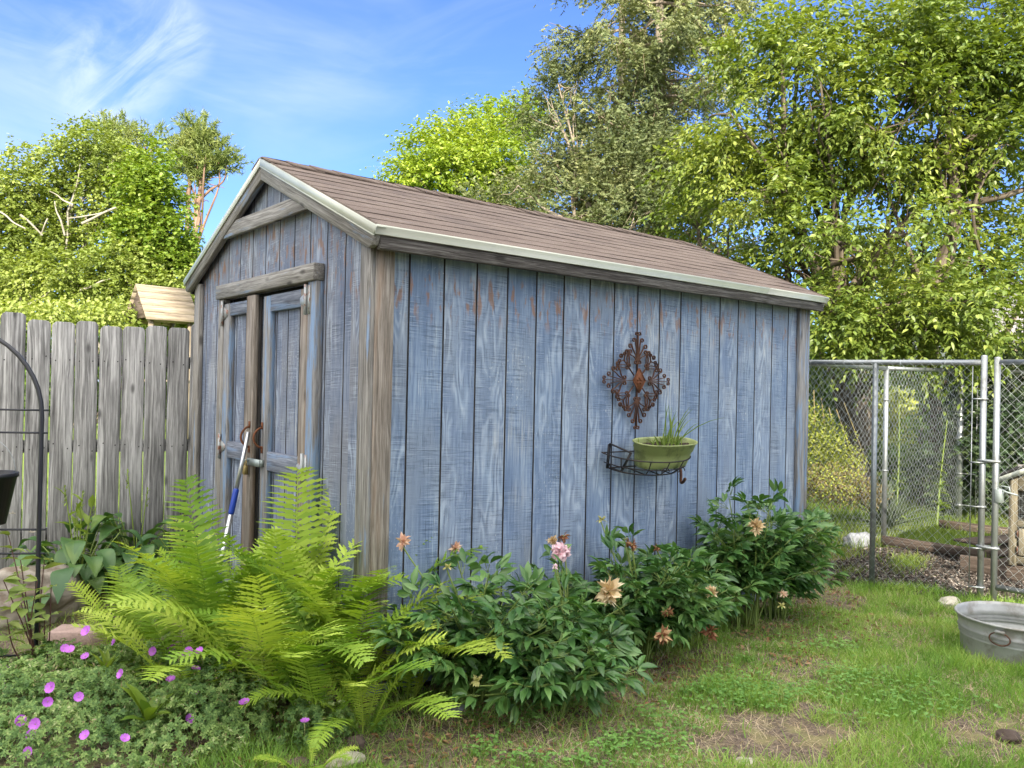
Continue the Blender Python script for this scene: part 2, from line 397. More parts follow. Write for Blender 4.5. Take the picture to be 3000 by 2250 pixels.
    h = n.math('SUBTRACT', n.math('ADD', n.math('MULTIPLY', finev, .4), n.math('MULTIPLY', vert, .3)), n.math('MULTIPLY', dk, 1.2))
    return n.finish(col, .78, 0, n.bump(h, .0022, .8), .25)
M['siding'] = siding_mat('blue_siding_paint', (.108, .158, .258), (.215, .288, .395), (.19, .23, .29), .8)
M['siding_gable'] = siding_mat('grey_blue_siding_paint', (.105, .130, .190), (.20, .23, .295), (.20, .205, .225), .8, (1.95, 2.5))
M['groove'] = wood_mat('groove_wood', (.03, .03, .035), (.06, .06, .065), (.12, .11, .10))
M['trim'] = wood_mat('weathered_trim', (.085, .078, .068), (.20, .188, .17), (.38, .365, .34), paint=(.19, .27, .39), pamt=.10)
M['trim_blue'] = wood_mat('weathered_blue_trim', (.085, .08, .078), (.195, .19, .185), (.34, .34, .34), paint=(.17, .25, .37), pamt=.42)
M['trim_brown'] = wood_mat('bare_brown_trim', (.085, .07, .056), (.205, .178, .15), (.37, .335, .295), paint=(.20, .28, .37), pamt=.02, warm=(.24, .17, .12))
M['door_blue'] = wood_mat('door_blue_wood', (.07, .08, .10), (.155, .17, .21), (.30, .325, .36), paint=(.17, .23, .33), pamt=.30)
M['fascia'] = wood_mat('dark_fascia', (.024, .02, .019), (.075, .068, .064), (.21, .20, .19))
M['fence'] = wood_mat('grey_fence_wood', (.065, .064, .063), (.235, .232, .228), (.52, .515, .505), scale=.62)
M['old_wood'] = wood_mat('mossy_old_wood', (.06, .052, .035), (.15, .132, .09), (.29, .265, .205))
M['hutch_grey'] = wood_mat('hutch_grey_wood', (.13, .12, .11), (.27, .25, .23), (.45, .42, .40))
M['plank'] = wood_mat('brown_plank_wood', (.035, .027, .022), (.085, .064, .05), (.19, .155, .13))
M['pale_wood'] = wood_mat('pale_tower_wood', (.13, .105, .075), (.25, .205, .15), (.38, .325, .25), scale=.35)
M['drip'] = plain('cream_drip_edge', (.50, .52, .44), .35, 0, .06, 8, .5, .0002, (.40, .42, .36), 9, .35)
def shingle_mat():
    n = NT('brown_asphalt_shingle'); p = n.pos(); x, y, z = n.sep(p)
    s = n.math('MULTIPLY', n.math('ADD', n.math('ABSOLUTE', n.math('SUBTRACT', y, 1.219)), 0.0), 1.0/.117)
    row = n.math('FLOOR', s)
    wn = n.n('ShaderNodeTexWhiteNoise', noise_dimensions='2D')
    tab = n.math('FLOOR', n.math('DIVIDE', n.math('MULTIPLY_ADD', row, .16, x), .305))
    n.put(wn.inputs['Vector'], n.xyz(tab, row, 0))
    g = n.noise(p, 330, 2, .8); g2 = n.noise(p, 900, 1, .8)
    c = n.ramp(n.math('ADD', n.math('MULTIPLY', g, .6), n.math('MULTIPLY', g2, .4)), [(.28, (.075, .056, .048)), (.5, (.205, .160, .132)), (.74, (.42, .345, .295))])
    c = n.mix(n.math('MULTIPLY', wn.outputs['Value'], .35), c, (.10, .072, .062))
    st = n.ss(n.noise(p, 3.5, 5, .65), .50, .70)
    c = n.mix(n.math('MULTIPLY', st, .4), c, (.08, .065, .064))
    pale = n.ss(n.noise(n.vmath('MULTIPLY', p, (5, 22, 22)), 1, 5, .7), .60, .72)
    c = n.mix(n.math('MULTIPLY', pale, .45), c, (.36, .33, .33))
    sd = n.math('ABSOLUTE', n.math('SUBTRACT', n.math('FRACT', n.math('DIVIDE', n.math('MULTIPLY_ADD', row, .16, x), .305)), .5))
    slot = n.math('MULTIPLY', n.ss(sd, .482, .492), n.ss(n.noise(p, 2.2, 2), .42, .5))
    return n.finish(c, .95, 0, n.bump(g, .002, 1), .15)
M['shingle'] = shingle_mat()
M['shingle_shadow_edge'] = plain('shadowed_shingle_cut_edge', (.085, .065, .057), .95, 0, .35, 60, .1)  # dark asphalt cut edge, darkened further as the shadow line under each course
M['dark'] = plain('dark_interior', (.02, .02, .02), .9)
def galv(name, base=.42):
    n = NT(name); p = n.pos()
    v = n.n('ShaderNodeTexVoronoi'); n.put(v.inputs['Vector'], p); v.inputs['Scale'].default_value = 45
    k = n.noise(p, 14, 5, .6)
    c = n.mix(n.math('MULTIPLY', v.outputs['Color'], .35), (base*.86, base*.93, base*.96), (base*1.15, base*1.2, base*1.22))
    c = n.mix(n.ss(k, .5, .75), c, (base*.6, base*.62, base*.6))
    return n.finish(c, n.math('MULTIPLY_ADD', k, .25, .32), .75, n.bump(k, .0006), .5)
M['galv'] = galv('galvanized_steel', .30)
M['wire'] = galv('galvanized_wire', .46)
M['tub'] = plain('dull_zinc', (.33, .335, .325), .5, .35, .2, 18, .4, .001, (.20, .185, .16), 5, .8)
M['rust'] = plain('rusty_iron', (.105, .052, .034), .8, .25, .4, 60, .3, .001, (.055, .032, .028), 14, .8)
M['rust_orange'] = plain('orange_rust', (.15, .06, .03), .85, .1, .4, 70, .2, .001, (.11, .045, .025), 20, .7)
M['black_iron'] = plain('black_iron_wire', (.022, .021, .024), .55, .4, .3, 40, .4, .0005, (.06, .04, .03), 12, .5)
M['trellis'] = plain('black_coated_steel', (.012, .013, .02), .35, 0, .2, 30, .5)
M['hinge'] = plain('white_zinc_hinge', (.34, .36, .36), .5, .3, .1, 40, .5, .0004, (.22, .075, .03), 28, .9)
M['zinc'] = plain('zinc_plate', (.27, .31, .30), .5, .5, .2, 40, .5)
M['brass'] = plain('old_brass', (.33, .25, .10), .45, .8, .3, 40)
M['green_pot'] = plain('green_plastic', (.27, .31, .12), .5, 0, .15, 9, .45, .0004, (.09, .105, .04), 7, .7)
M['black_pot'] = plain('black_plastic', (.010, .011, .014), .4, 0, .2, 20, .4)
M['white'] = plain('white_print', (.75, .75, .75), .6)
M['soil'] = plain('potting_soil', (.035, .026, .020), .95, 0, .6, 60, .1, .004, (.10, .08, .06), 40, .6)
M['alu'] = plain('brushed_aluminium', (.55, .56, .58), .35, .85, .1, 30)
M['blue'] = plain('blue_plastic', (.012, .045, .30), .4, 0, .1, 20)
M['boulder'] = plain('pale_boulder', (.30, .265, .225), .9, 0, .35, 12, .2, .01, (.15, .115, .085), 4, .9)
M['stone_pale'] = plain('pale_stone', (.46, .42, .34), .9, 0, .25, 25, .2, .004, (.25, .21, .16), 9, .7)
M['stone_brown'] = plain('brown_stone', (.10, .075, .06), .9, 0, .35, 25, .2, .006, (.055, .04, .033), 9, .7)
M['stone_grey'] = plain('grey_stone', (.24, .25, .27), .9, 0, .3, 18, .2, .004, (.14, .14, .14), 8, .7)
M['brick'] = plain('pinkish_concrete', (.34, .245, .215), .95, 0, .3, 90, .15, .002, (.22, .16, .14), 12, .5)
M['bark'] = wood_mat('grey_brown_bark', (.035, .027, .022), (.10, .08, .06), (.20, .17, .13), scale=.25)
M['bark_pale'] = wood_mat('pale_birch_bark', (.14, .125, .10), (.26, .24, .20), (.42, .39, .34), scale=.2)
M['bark_pine'] = wood_mat('orange_pine_bark', (.11, .065, .045), (.22, .14, .10), (.34, .25, .19), scale=.2)
M['bark_spruce'] = wood_mat('grey_spruce_bark', (.10, .08, .06), (.24, .20, .15), (.38, .33, .27), scale=.2)
M['twig_red'] = plain('reddish_twig', (.085, .035, .03), .6)
M['stem'] = plain('green_stem', (.16, .22, .05), .5, 0, .2, 30)
M['stem_dry'] = plain('dry_stalk', (.36, .28, .16), .8, 0, .3, 30)
M['cable'] = plain('black_cable', (.02, .02, .02), .6)
# foliage
M['fern'] = leaf_mat('fern_green', [(0, (.06, .14, .016)), (.25, (.15, .27, .028)), (.6, (.30, .42, .05)), (1, (.50, .58, .11))], .30, .5, .3, (1, 1, .3), 3.0, .35, .6)
M['peony'] = leaf_mat('peony_green', [(0, (0.024, 0.075, 0.02)), (0.5, (0.068, 0.16, 0.038)), (0.9, (0.15, 0.26, 0.075)), (1, (0.26, 0.36, 0.13))], 0.2, .38, .5, (.9, 1, .3), 4, .35)
M['hosta'] = leaf_mat('hosta_green', [(0, (0.035, 0.09, 0.035)), (0.6, (0.065, 0.14, 0.04)), (1, (0.16, 0.24, 0.05))], 0.22, .42, .4, (.9, 1, .3), 5, .4)
M['hosta_young'] = leaf_mat('hosta_bud_green', [(0, (.14, .21, .03)), (1, (.24, .32, .06))], .3, .45, .4)
M['geranium'] = leaf_mat('geranium_green', [(0, (0.035, 0.085, 0.022)), (0.45, (0.11, 0.2, 0.05)), (0.85, (0.25, 0.35, 0.1)), (1, (0.46, 0.48, 0.26))], 0.25, .55, .3, (.9, 1, .4), 6, .4)
M['geranium_dry'] = leaf_mat('geranium_seed_brown', [(0, (.16, .12, .06)), (.6, (.27, .25, .12)), (1, (.38, .34, .22))], .2, .6, .2, (1, .9, .5))
M['petal'] = leaf_mat('magenta_petal', [(0, (0.42, 0.1, 0.55)), (1, (0.62, 0.22, 0.74))], 0.3, .5, .3, (1, .5, 1))
M['pink'] = leaf_mat('pale_pink_petal', [(0, (.72, .50, .54)), (1, (.85, .70, .73))], .3, .5, .3, (1, .8, .85))
M['tan'] = leaf_mat('withered_tan_petal', [(0, (.34, .22, .10)), (.5, (.58, .44, .25)), (1, (.76, .66, .46))], .25, .7, .2, (1, .85, .6))
M['tan_pink'] = leaf_mat('withered_pink_petal', [(0, (.48, .22, .17)), (.5, (.66, .46, .33)), (1, (.74, .62, .46))], .25, .7, .2, (1, .8, .6))
M['brown'] = leaf_mat('withered_brown_petal', [(0, (.10, .038, .02)), (.6, (.23, .10, .05)), (1, (.46, .30, .16))], .15, .7, .2, (1, .7, .5))
M['pod'] = leaf_mat('yellow_green_pod', [(0, (.34, .33, .10)), (1, (.56, .52, .24))], .15, .5, .3)
M['grass'] = leaf_mat('lawn_grass', [(0, (0.09, 0.19, 0.035)), (0.45, (0.19, 0.34, 0.06)), (0.8, (0.33, 0.45, 0.11)), (1, (0.52, 0.52, 0.26))], 0.36, .55, .25, (1, 1, .35), 1.6, .45)
M['grass_sun'] = leaf_mat('rough_grass', [(0, (.08, .14, .025)), (.5, (.15, .22, .04)), (1, (.28, .32, .09))], .4, .55, .25, (1, 1, .35), 1.0, .4)
M['straw'] = leaf_mat('dry_straw', [(0, (0.27, 0.2, 0.11)), (0.5, (0.48, 0.38, 0.24)), (1, (0.66, 0.56, 0.4))], 0.15, .8, .15, (1, .9, .6), 3, .3)
M['clover'] = leaf_mat('clover_green', [(0, (0.1, 0.22, 0.05)), (0.6, (0.17, 0.32, 0.075)), (1, (0.25, 0.41, 0.11))], 0.32, .5, .3, (.9, 1, .35), 3, .3)
M['litter'] = leaf_mat('dead_leaf_brown', [(0, (.10, .05, .025)), (.5, (.23, .125, .06)), (1, (.38, .26, .15))], .1, .8, .15, (1, .8, .5))
M['chips'] = leaf_mat('bark_chips', [(0, (.03, .025, .022)), (.5, (.085, .070, .060)), (.85, (.19, .165, .145)), (1, (.52, .48, .42))], .0, .9, .1, pv=.2)
M['cherry'] = leaf_mat('broad_tree_leaf', [(0, (0.06, 0.105, 0.02)), (0.5, (0.155, 0.215, 0.038)), (1, (0.34, 0.385, 0.09))], 0.32, .42, .45, (1, 1, .28), .9, .45)
M['birch'] = leaf_mat('birch_leaf', [(0, (0.12, 0.17, 0.035)), (0.5, (0.22, 0.28, 0.06)), (1, (0.34, 0.385, 0.11))], 0.34, .5, .35, (1, 1, .3), .5, .4)
M['vine'] = leaf_mat('vine_leaf', [(0, (0.09, 0.17, 0.022)), (0.5, (0.175, 0.26, 0.036)), (1, (0.28, 0.35, 0.06))], 0.36, .45, .35, (1, 1, .28), .8, .35)
M['lime'] = leaf_mat('bright_tree_leaf', [(0, (0.12, 0.2, 0.025)), (0.5, (0.24, 0.33, 0.04)), (1, (0.38, 0.44, 0.07))], 0.36, .45, .35, (1, 1, .28), .6, .4)
M['spruce'] = leaf_mat('spruce_needle', [(0, (0.065, 0.095, 0.04)), (0.5, (0.15, 0.18, 0.075)), (1, (0.3, 0.31, 0.14))], 0.22, .6, .25, (1, .95, .45), .7, .5)
M['spruce_dark'] = leaf_mat('dark_spruce_needle', [(0, (.03, .055, .03)), (.5, (.06, .10, .045)), (1, (.15, .19, .08))], .2, .6, .25, (1, 1, .45), 2.0, .4)
M['spruce_dead'] = leaf_mat('bare_spruce_twig', [(0, (.14, .10, .065)), (1, (.30, .24, .17))], 0, .8, .1)
M['pine'] = leaf_mat('pine_needle', [(0, (0.07, 0.11, 0.03)), (0.5, (0.17, 0.22, 0.06)), (1, (0.31, 0.34, 0.11))], 0.25, .55, .3, (1, 1, .4), .8, .5)
M['shade'] = leaf_mat('undergrowth_leaf', [(0, (0.05, 0.1, 0.02)), (0.6, (0.11, 0.19, 0.035)), (1, (0.2, 0.29, 0.055))], 0.4, .5, .35, (1, 1, .3), 1.2, .45)
M['spirea'] = leaf_mat('yellow_green_shrub_leaf', [(0, (.17, .22, .03)), (.5, (.29, .33, .055)), (1, (.42, .44, .11))], .35, .55, .3, (1, 1, .35), 2, .4)
M['moundbrown'] = leaf_mat('brown_shrub_twig', [(0, (.14, .11, .05)), (1, (.30, .25, .12))], .1, .8, .1)
M['yucca'] = leaf_mat('yucca_leaf', [(0, (.055, .075, .05)), (.6, (.10, .135, .075)), (1, (.19, .22, .12))], .12, .5, .35, (1, 1, .5))
M['dogwood'] = leaf_mat('young_pale_leaf', [(0, (.15, .22, .05)), (.6, (.24, .31, .085)), (1, (.36, .40, .15))], .35, .5, .3, (1, 1, .4))

# ================================================================== GROUND
BARE = [(1.28, -1.40, .42, .27, 1.0), (2.05, -.93, .40, .22, .75), (2.75, -.72, .25, .18, .6), (3.62, -.20, .40, .26, .85), (.55, -.85, .5, .22, .7), (1.55, -.60, .8, .2, .75),
        (2.05, -1.95, .34, .2, .85), (2.6, -1.3, .35, .12, .5), (.0, -.55, .35, .3, .9), (1.1, -1.9, .3, .12, .5)]
def bare(x, y):
    m = np.zeros_like(np.asarray(x, float))
    for cx, cy, rx, ry, a in BARE:
        d = np.sqrt(((x-cx)/rx)**2+((y-cy)/ry)**2)+.22*np.sin(x*17+y*9)+.15*np.sin(y*31-x*7)
        m = np.maximum(m, a*(1-sstep(.7, 1.25, d)))
    return m
def in_run(x, y):   # chip-covered ground of the kennel run
    d = np.maximum(np.abs((x-5.15)/1.05), np.abs((y+.55)/1.0))+.18*np.sin(x*6+y*5)+.1*np.sin(y*13)
    edge = sstep(4.16, 4.32, x+.33*(y+.26)+.05*np.sin(y*8))
    return (1-sstep(.85, 1.08, d))*edge
def ground_obj():
    def axis(c, lo, hi):
        a = list(np.arange(lo, hi+1e-6, .08)); s = .1; l = lo; h = hi
        while l > -160: s *= 1.25; l -= s; a.insert(0, l)
        s = .1
        while h < 320: s *= 1.25; h += s; a.append(h)
        return np.array(a)
    X = axis(0, -2.8, 8.5); Y = axis(0, -4, 5.5); gx, gy = np.meshgrid(X, Y, indexing='ij')
    Z = gz(gx, gy)+.008*np.sin(gx*23)*np.sin(gy*19)
    V = np.stack([gx, gy, Z], -1).reshape(-1, 3); ny = len(Y)
    i, j = np.meshgrid(np.arange(len(X)-1), np.arange(ny-1), indexing='ij')
    a = (i*ny+j).ravel(); F = np.stack([a, a+ny, a+ny+1, a+1], 1)
    mb = MB(); mb.add(V, F)
    n = NT('garden_soil'); p = n.pos(); x, y, z = n.sep(p)
    k = n.noise(p, 60, 4, .7); k2 = n.noise(p, 7, 4, .6); k3 = n.noise(p, 1.1, 3)
    c = n.mix(n.ss(k, .3, .7), (.06, .045, .035), (.19, .148, .115))
    c = n.mix(n.ss(k2, .45, .65), c, n.mix(k, (.13, .12, .05), (.26, .23, .12)))
    far = n.math('MAXIMUM', n.ss(y, 2.9, 3.4), n.ss(x, 6.3, 7.0))
    lawn = n.mix(n.ss(n.math('MULTIPLY_ADD', k, .5, n.math('MULTIPLY', k3, .5)), .35, .65), (.10, .17, .03), (.20, .26, .06))
    c = n.mix(far, c, lawn)
    me = mb.build('ground', n.finish(c, .95, 0, n.bump(k, .012, .8), .1), smooth=True); me['kind'] = 'structure'
    return me
ground_obj()

# ================================================================== SHED
shed = thing('garden_shed', 'weathered blue wooden garden shed with brown shingle roof and double doors', 'shed', (1.83, 1.219, 0))
LX, LY = 3.658, 2.438
def roofz(y): return 2.79-.427*abs(y-1.219)
def siding(name, along, cols, mats, parent, holes=None, topf=None, z0=.02):
    """ribbed panel; 'along' maps (u, depth, z) to a point; cols = list of (u, depth)"""
    mb = MB(); d_in = -.016
    for (u0, a0), (u1, a1) in zip(cols[:-1], cols[1:]):
        zb0 = z0 if holes is None else holes((u0+u1)/2, z0)
        t0, t1 = topf(u0), topf(u1); mi = 1 if (a0 < -.002 or a1 < -.002) else 0
        V = [along(u0, a0, zb0), along(u1, a1, zb0), along(u1, a1, t1), along(u0, a0, t0),
             along(u0, d_in, zb0), along(u1, d_in, zb0), along(u1, d_in, t1), along(u0, d_in, t0)]
        mb.faces(V, [[0, 1, 2, 3]], mi); mb.faces(V, [[5, 4, 7, 6], [1, 0, 4, 5], [3, 2, 6, 7]], 0)
    return mb.build(name, mats, parent, gr=True)
def ribs(n, start, pitch, u0, u1, extra=()):
    c = [(u0, 0.0)]
    g = sorted([start+pitch*i for i in range(n)])
    for q in g:
        if u0+.01 < q < u1-.01: c += [(q-.0055, 0), (q-.004, -.008), (q+.004, -.008), (q+.0055, 0)]
    for e in extra: c.append((e, 0.0))
    c.append((u1, 0.0)); c.sort(); return c
# long wall (y = 0, facing -y) and the far walls
siding('wall', lambda u, d, z: (u, -d, z), ribs(17, .2032, .2032, 0, LX), [M['siding'], M['groove']], shed, None, lambda u: 2.17)
siding('wall', lambda u, d, z: (LX-u, LY+d, z), ribs(17, .2032, .2032, 0, LX), [M['siding'], M['groove']], shed, None, lambda u: 2.17)
gcols = ribs(11, .069+.2032, .2032, 0, LY, (.598, 1.848, 1.219))
def gal(u, d, z): return (-d*1.0, u, z)
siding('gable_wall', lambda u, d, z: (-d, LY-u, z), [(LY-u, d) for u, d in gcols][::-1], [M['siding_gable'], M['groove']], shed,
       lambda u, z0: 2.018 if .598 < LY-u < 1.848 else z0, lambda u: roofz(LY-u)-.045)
siding('gable_wall', lambda u, d, z: (LX+d, u, z), [(u, d) for u, d in ribs(11, .2, .2032, 0, LY, (1.219,))], [M['siding'], M['groove']], shed, None, lambda u: roofz(u)-.045)
mb = MB(); mb.box((.02, .02, .03), (LX-.02, LY-.02, .09), grain=0); mb.build('floor_deck', M['dark'], shed)
# corner boards
def brd(name, a, b, mat, grain=2, bevel=.003, parent=shed, seg=1):
    mb = MB(); mb.box(a, b, grain=grain); return mb.build(name, mat, parent, bevel=bevel, gr=True)
brd('corner_board', (-.034, -.034, .10), (-.002, .058, 2.165), M['trim'])
brd('corner_board', (-.0015, -.033, .08), (.102, -.002, 2.172), M['trim_brown'])
brd('corner_board', (3.562, -.033, .0), (3.659, -.002, 2.172), M['trim_blue'])
brd('corner_board', (3.6605, -.034, .0), (3.692, .058, 2.165), M['trim_blue'])
brd('corner_board', (-.034, 2.368, .12), (-.002, 2.472, 2.165), M['trim'])
brd('corner_board', (-.0015, 2.441, .12), (.09, 2.472, 2.165), M['trim'])
# roof: deck, courses of shingles, ridge caps
def slope_pt(x, s, side, h=0.0):
    """s metres down the slope from the ridge, h above the deck"""
    n = math.hypot(1, .427); dy = s/n; dz = -.427*s/n
    return np.array([x, 1.219+side*(dy+h*.427/n), 2.79+dz+h/n-.002])
SL = (1.219+.145)*math.hypot(1, .427)
mb = MB()
for side in (-1, 1):
    n_c = 11; step = SL/n_c; xs = np.linspace(-.062, 3.728, 40)
    for i in range(n_c):
        s0, s1 = i*step, (i+1)*step+.004
        for k in range(len(xs)-1):
            w0, w1 = [.003*math.sin(x*9+i*2.1)+.002*math.sin(x*31+i) for x in (xs[k], xs[k+1])]
            l0, l1 = [.0035*abs(math.sin(x*5.3+i*1.7)*math.sin(x*1.9+i*.9)) for x in (xs[k], xs[k+1])]
            A = [slope_pt(xs[k], s0-.02, side, .003), slope_pt(xs[k+1], s0-.02, side, .003),
                 slope_pt(xs[k+1], s1+w1, side, .0050+l1), slope_pt(xs[k], s1+w0, side, .0050+l0),
                 slope_pt(xs[k+1], s1+w1, side, -.001), slope_pt(xs[k], s1+w0, side, -.001)]
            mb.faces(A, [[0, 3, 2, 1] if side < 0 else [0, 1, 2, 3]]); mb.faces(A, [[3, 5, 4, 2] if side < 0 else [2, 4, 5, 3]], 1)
    for x in (-.062, 3.728):
        P = [slope_pt(x, 0, side, -.004), slope_pt(x, 0, side, .011), slope_pt(x, SL, side, .011), slope_pt(x, SL, side, -.004)]
        mb.faces(P, [[0, 1, 2, 3]])
roof = mb.build('roof', [M['shingle'], M['shingle_shadow_edge']], shed)
mb = MB()
for side in (-1, 1):
    P = [slope_pt(-.055, 0, side, -.001), slope_pt(-.055, SL-.012, side, -.001), slope_pt(-.055, SL-.012, side, -.02), slope_pt(-.055, 0, side, -.02)]
    mb.prism(P, (3.777, 0, 0), grain=(1, 0, 0))
mb.build('roof_deck', M['fascia'], roof, gr=True)
mb = MB()
x = -.075
while x < 3.70:
    L = .20; sag = .004*math.sin(x*7)
    P = []
    for xx, h in ((x, .021), (x+L, .012)):
        for side, s in ((-1, .135), (-1, .02), (1, .02), (1, .135)):
            q = slope_pt(xx, s, side, h); P.append(q+np.array([0, 0, sag-.002]))
        for side, s in ((1, .135), (1, .02), (-1, .02), (-1, .135)):
            q = slope_pt(xx, s, side, h-.007); P.append(q+np.array([0, 0, sag-.002]))
    mb.faces(P, [[0, 1, 9, 8], [1, 2, 10, 9], [2, 3, 11, 10], [0, 7, 6, 1], [1, 6, 5, 2], [2, 5, 4, 3], [3, 4, 12, 11], [0, 8, 15, 7]])
    x += .148
mb.build('ridge_cap', M['shingle'], roof)
# drip edges, rake boards, fascia
mb = MB()
ez = slope_pt(0, SL, -1)[2]
for (x0, x1) in ((-.070, 2.98), (2.98, 3.735)):
    o = .0015 if x0 > 0 else 0
    P = [(x0, -.128-o, ez+.004), (x0, -.156-o, ez+.004), (x0, -.158-o, ez-.004), (x0, -.137-o, ez-.033), (x0, -.143-o, ez-.037), (x0, -.134-o, ez-.038), (x0, -.133-o, ez-.033), (x0, -.150-o, ez-.002), (x0, -.128-o, ez)]
    mb.prism(P, (x1-x0, 0, 0), grain=(1, 0, 0))
mb.build('drip_edge', M['drip'], shed)
brd('fascia', (-.034, -.128, 2.106), (3.715, -.096, ez-.010), M['fascia'], 0)
brd('soffit', (-.033, -.0955, 2.168), (3.655, -.002, 2.184), M['fascia'], 0)
brd('fascia', (-.034, 2.534, 2.106), (3.715, 2.566, ez-.010), M['fascia'], 0)
for xw, sg in ((-.035, -1), (3.693, 1)):
    for side in (-1, 1):
        # rake board under a metal drip strip, following the slope
        def q(s, h): return slope_pt(xw, s, side, h)
        mb = MB(); a = SL+.004
        P = [q(.0158, -.037), q(.048, -.112), q(a-.03, -.112), q(a, -.09), q(a, -.037)]
        if side > 0: P = P[::-1]
        mb.prism(P, (sg*.036, 0, 0), grain=slope_pt(0, 1, side)-slope_pt(0, 0, side))
        mb.build('rake_board', M['trim'], shed, bevel=.003, gr=True)
        mb = MB()
        for (h0, h1, e0, e1) in ((.001, -.040, .046, .042),):
            P = [q(-h0*.427, h0), q(-h1*.427, h1), q(a+.008, h1), q(a+.014, h0)]
            mb.prism([p+np.array([sg*.037, 0, 0]) for p in P], (sg*.0045, 0, 0))
            P2 = [q(0, .0015), q(0, -.0015), q(a+.014, -.0015), q(a+.014, .0015)]
            mb.prism([p+np.array([sg*-.01, 0, 0]) for p in P2], (sg*.0465, 0, 0))
            P3 = [q(.0173, -.0405), q(.019, -.0445), q(a+.008, -.0445), q(a+.008, -.0405)]
            mb.prism([p+np.array([sg*.0365, 0, 0]) for p in P3], (sg*.0095, 0, 0))
        mb.build('rake_drip_edge', M['drip'], shed)
# collar board across the gable
mb = MB()
def wy(z): return (2.79-.145-z)/.427
P = [(-.0345, 1.219-wy(2.40)-.10, 2.398), (-.0345, 1.219+wy(2.40)+.10, 2.402), (-.0345, 1.219+wy(2.492)+.04, 2.492), (-.0345, 1.219-wy(2.492)-.04, 2.488)]
mb.prism(P[::-1], (-.031, 0, 0), grain=(0, 1, 0)); mb.build('collar_board', M['trim'], shed, bevel=.003, gr=True)
mb = MB(); P = [(-.002, 1.219-1.02, 2.26), (-.002, 1.219+1.02, 2.26)]
# door surround
brd('door_header', (-.066, .496, 2.020), (-.003, 1.948, 2.108), M['trim'], 1)
brd('door_jamb', (-.046, .500, .08), (-.003, .596, 2.0185), M['trim_blue'])
brd('door_jamb', (-.046, 1.850, .10), (-.003, 1.945, 2.0185), M['trim'])
mb = MB(); mb.box((.03, .55, .1), (.034, 1.9, 2.1)); mb.build('door_backing', M['dark'], shed)
def door(y0, y1, hinge_side, xo, label):
    """y0..y1; panel of grooved siding, stiles and rails on top"""
    d = MB(); cols = ribs(14, .069-.06, .2032*.5 if False else .155, y0, y1)
    for (u0, a0), (u1, a1) in zip(cols[:-1], cols[1:]):
        mi = 1 if (a0 < -.002 or a1 < -.002) else 0
        V = [(-xo-a0, u1, .13), (-xo-a0, u0, .13), (-xo-a0, u0, 1.985), (-xo-a0, u1, 1.985)]
        V = [(-xo-a1, u1, .13), (-xo-a0, u0, .13), (-xo-a0, u0, 1.985), (-xo-a1, u1, 1.985)]
        d.faces(V, [[0, 1, 2, 3]], mi)
    d.box((-xo+.0095, y0+.001, .131), (-xo+.024, y1-.001, 1.984))
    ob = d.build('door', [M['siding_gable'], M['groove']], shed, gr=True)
    if label: ob['label'] = label
    return ob
dR = door(.602, 1.212, -1, .002, 'right door leaf with pale brown hinge stile')
dL = door(1.300, 1.846, 1, .006, 'left door leaf standing slightly proud')
def dboard(par, a, b, mat, grain=2): return brd('stile' if grain == 2 else 'rail', a, b, mat, grain, .003, par)
dboard(dR, (-.038, .604, .12), (-.0025, .702, 1.990), M['trim_brown'])
dboard(dR, (-.038, 1.112, .12), (-.0025, 1.210, 1.988), M['trim_blue'])
dboard(dR, (-.037, .703, 1.895), (-.0025, 1.111, 1.990), M['door_blue'], 1)
dboard(dR, (-.040, .703, .985), (-.0025, 1.111, 1.092), M['door_blue'], 1)
dboard(dR, (-.037, .703, .14), (-.0025, 1.111, .24), M['door_blue'], 1)
dboard(dL, (-.045, 1.744, .12), (-.0065, 1.843, 1.985), M['trim_blue'])
dboard(dL, (-.060, 1.293, .12), (-.030, 1.4175, 2.004), M['trim_brown'])
dboard(dL, (-.0295, 1.301, .125), (-.0065, 1.41, 1.995), M['fascia'])
dboard(dL, (-.043, 1.418, 1.905), (-.0065, 1.743, 1.985), M['door_blue'], 1)
dboard(dL, (-.043, 1.418, 1.010), (-.0065, 1.743, 1.112), M['door_blue'], 1)
dboard(dL, (-.043, 1.418, .14), (-.0065, 1.743, .24), M['door_blue'], 1)
def hinge(par, yj, z, sgn, x):
    mb = MB(); yk = yj
    mb.box((x-.004, yk-.018-sgn*.016, z-.075), (x-.0005, yk+.018-sgn*.016, z+.075))
    mb.tube([(x-.010, yk+sgn*.004, z-.08), (x-.010, yk+sgn*.004, z+.08)], .009, 10)
    P = [(x-.0008, yk+sgn*.008, z-.042), (x-.0008, yk+sgn*.008, z+.042), (x-.0008, yk+sgn*.085, z+.014), (x-.0008, yk+sgn*.085, z-.014)]
    if sgn > 0: P = P[::-1]
    mb.prism(P, (-.0035, 0, 0))
    return mb.build('hinge', M['hinge'], par)
hinge(dR, .600, 1.925, 1, -.0465); hinge(dR, .600, 1.04, 1, -.0465)
hinge(dL, 1.848, 1.925, -1, -.0465); hinge(dL, 1.848, 1.075, -1, -.0465)
def handle(par, y, z0, z1, x):
    mb = MB(); zm = (z0+z1)/2; h = (z1-z0)/2
    P = [(x-.003, y, z0)]+[(x-.010-.040*math.sin(math.pi*t)**.7, y+.004*math.sin(math.pi*t), z0+(z1-z0)*t) for t in np.linspace(.04, .96, 13)]+[(x-.003, y, z1)]
    mb.tube(P, .0065, 8)
    for z in (z0-.012, z1+.012):
        mb.box((x-.004, y-.012, z-.02), (x-.0005, y+.012, z+.02))
        mb.tube([(x-.003, y, z), (x-.007, y, z)], .005, 8)
    return mb.build('handle', M['rust_orange'], par, smooth=False)
handle(dL, 1.325, 1.105, 1.225, -.0605); handle(dR, 1.185, 1.11, 1.225, -.0385)
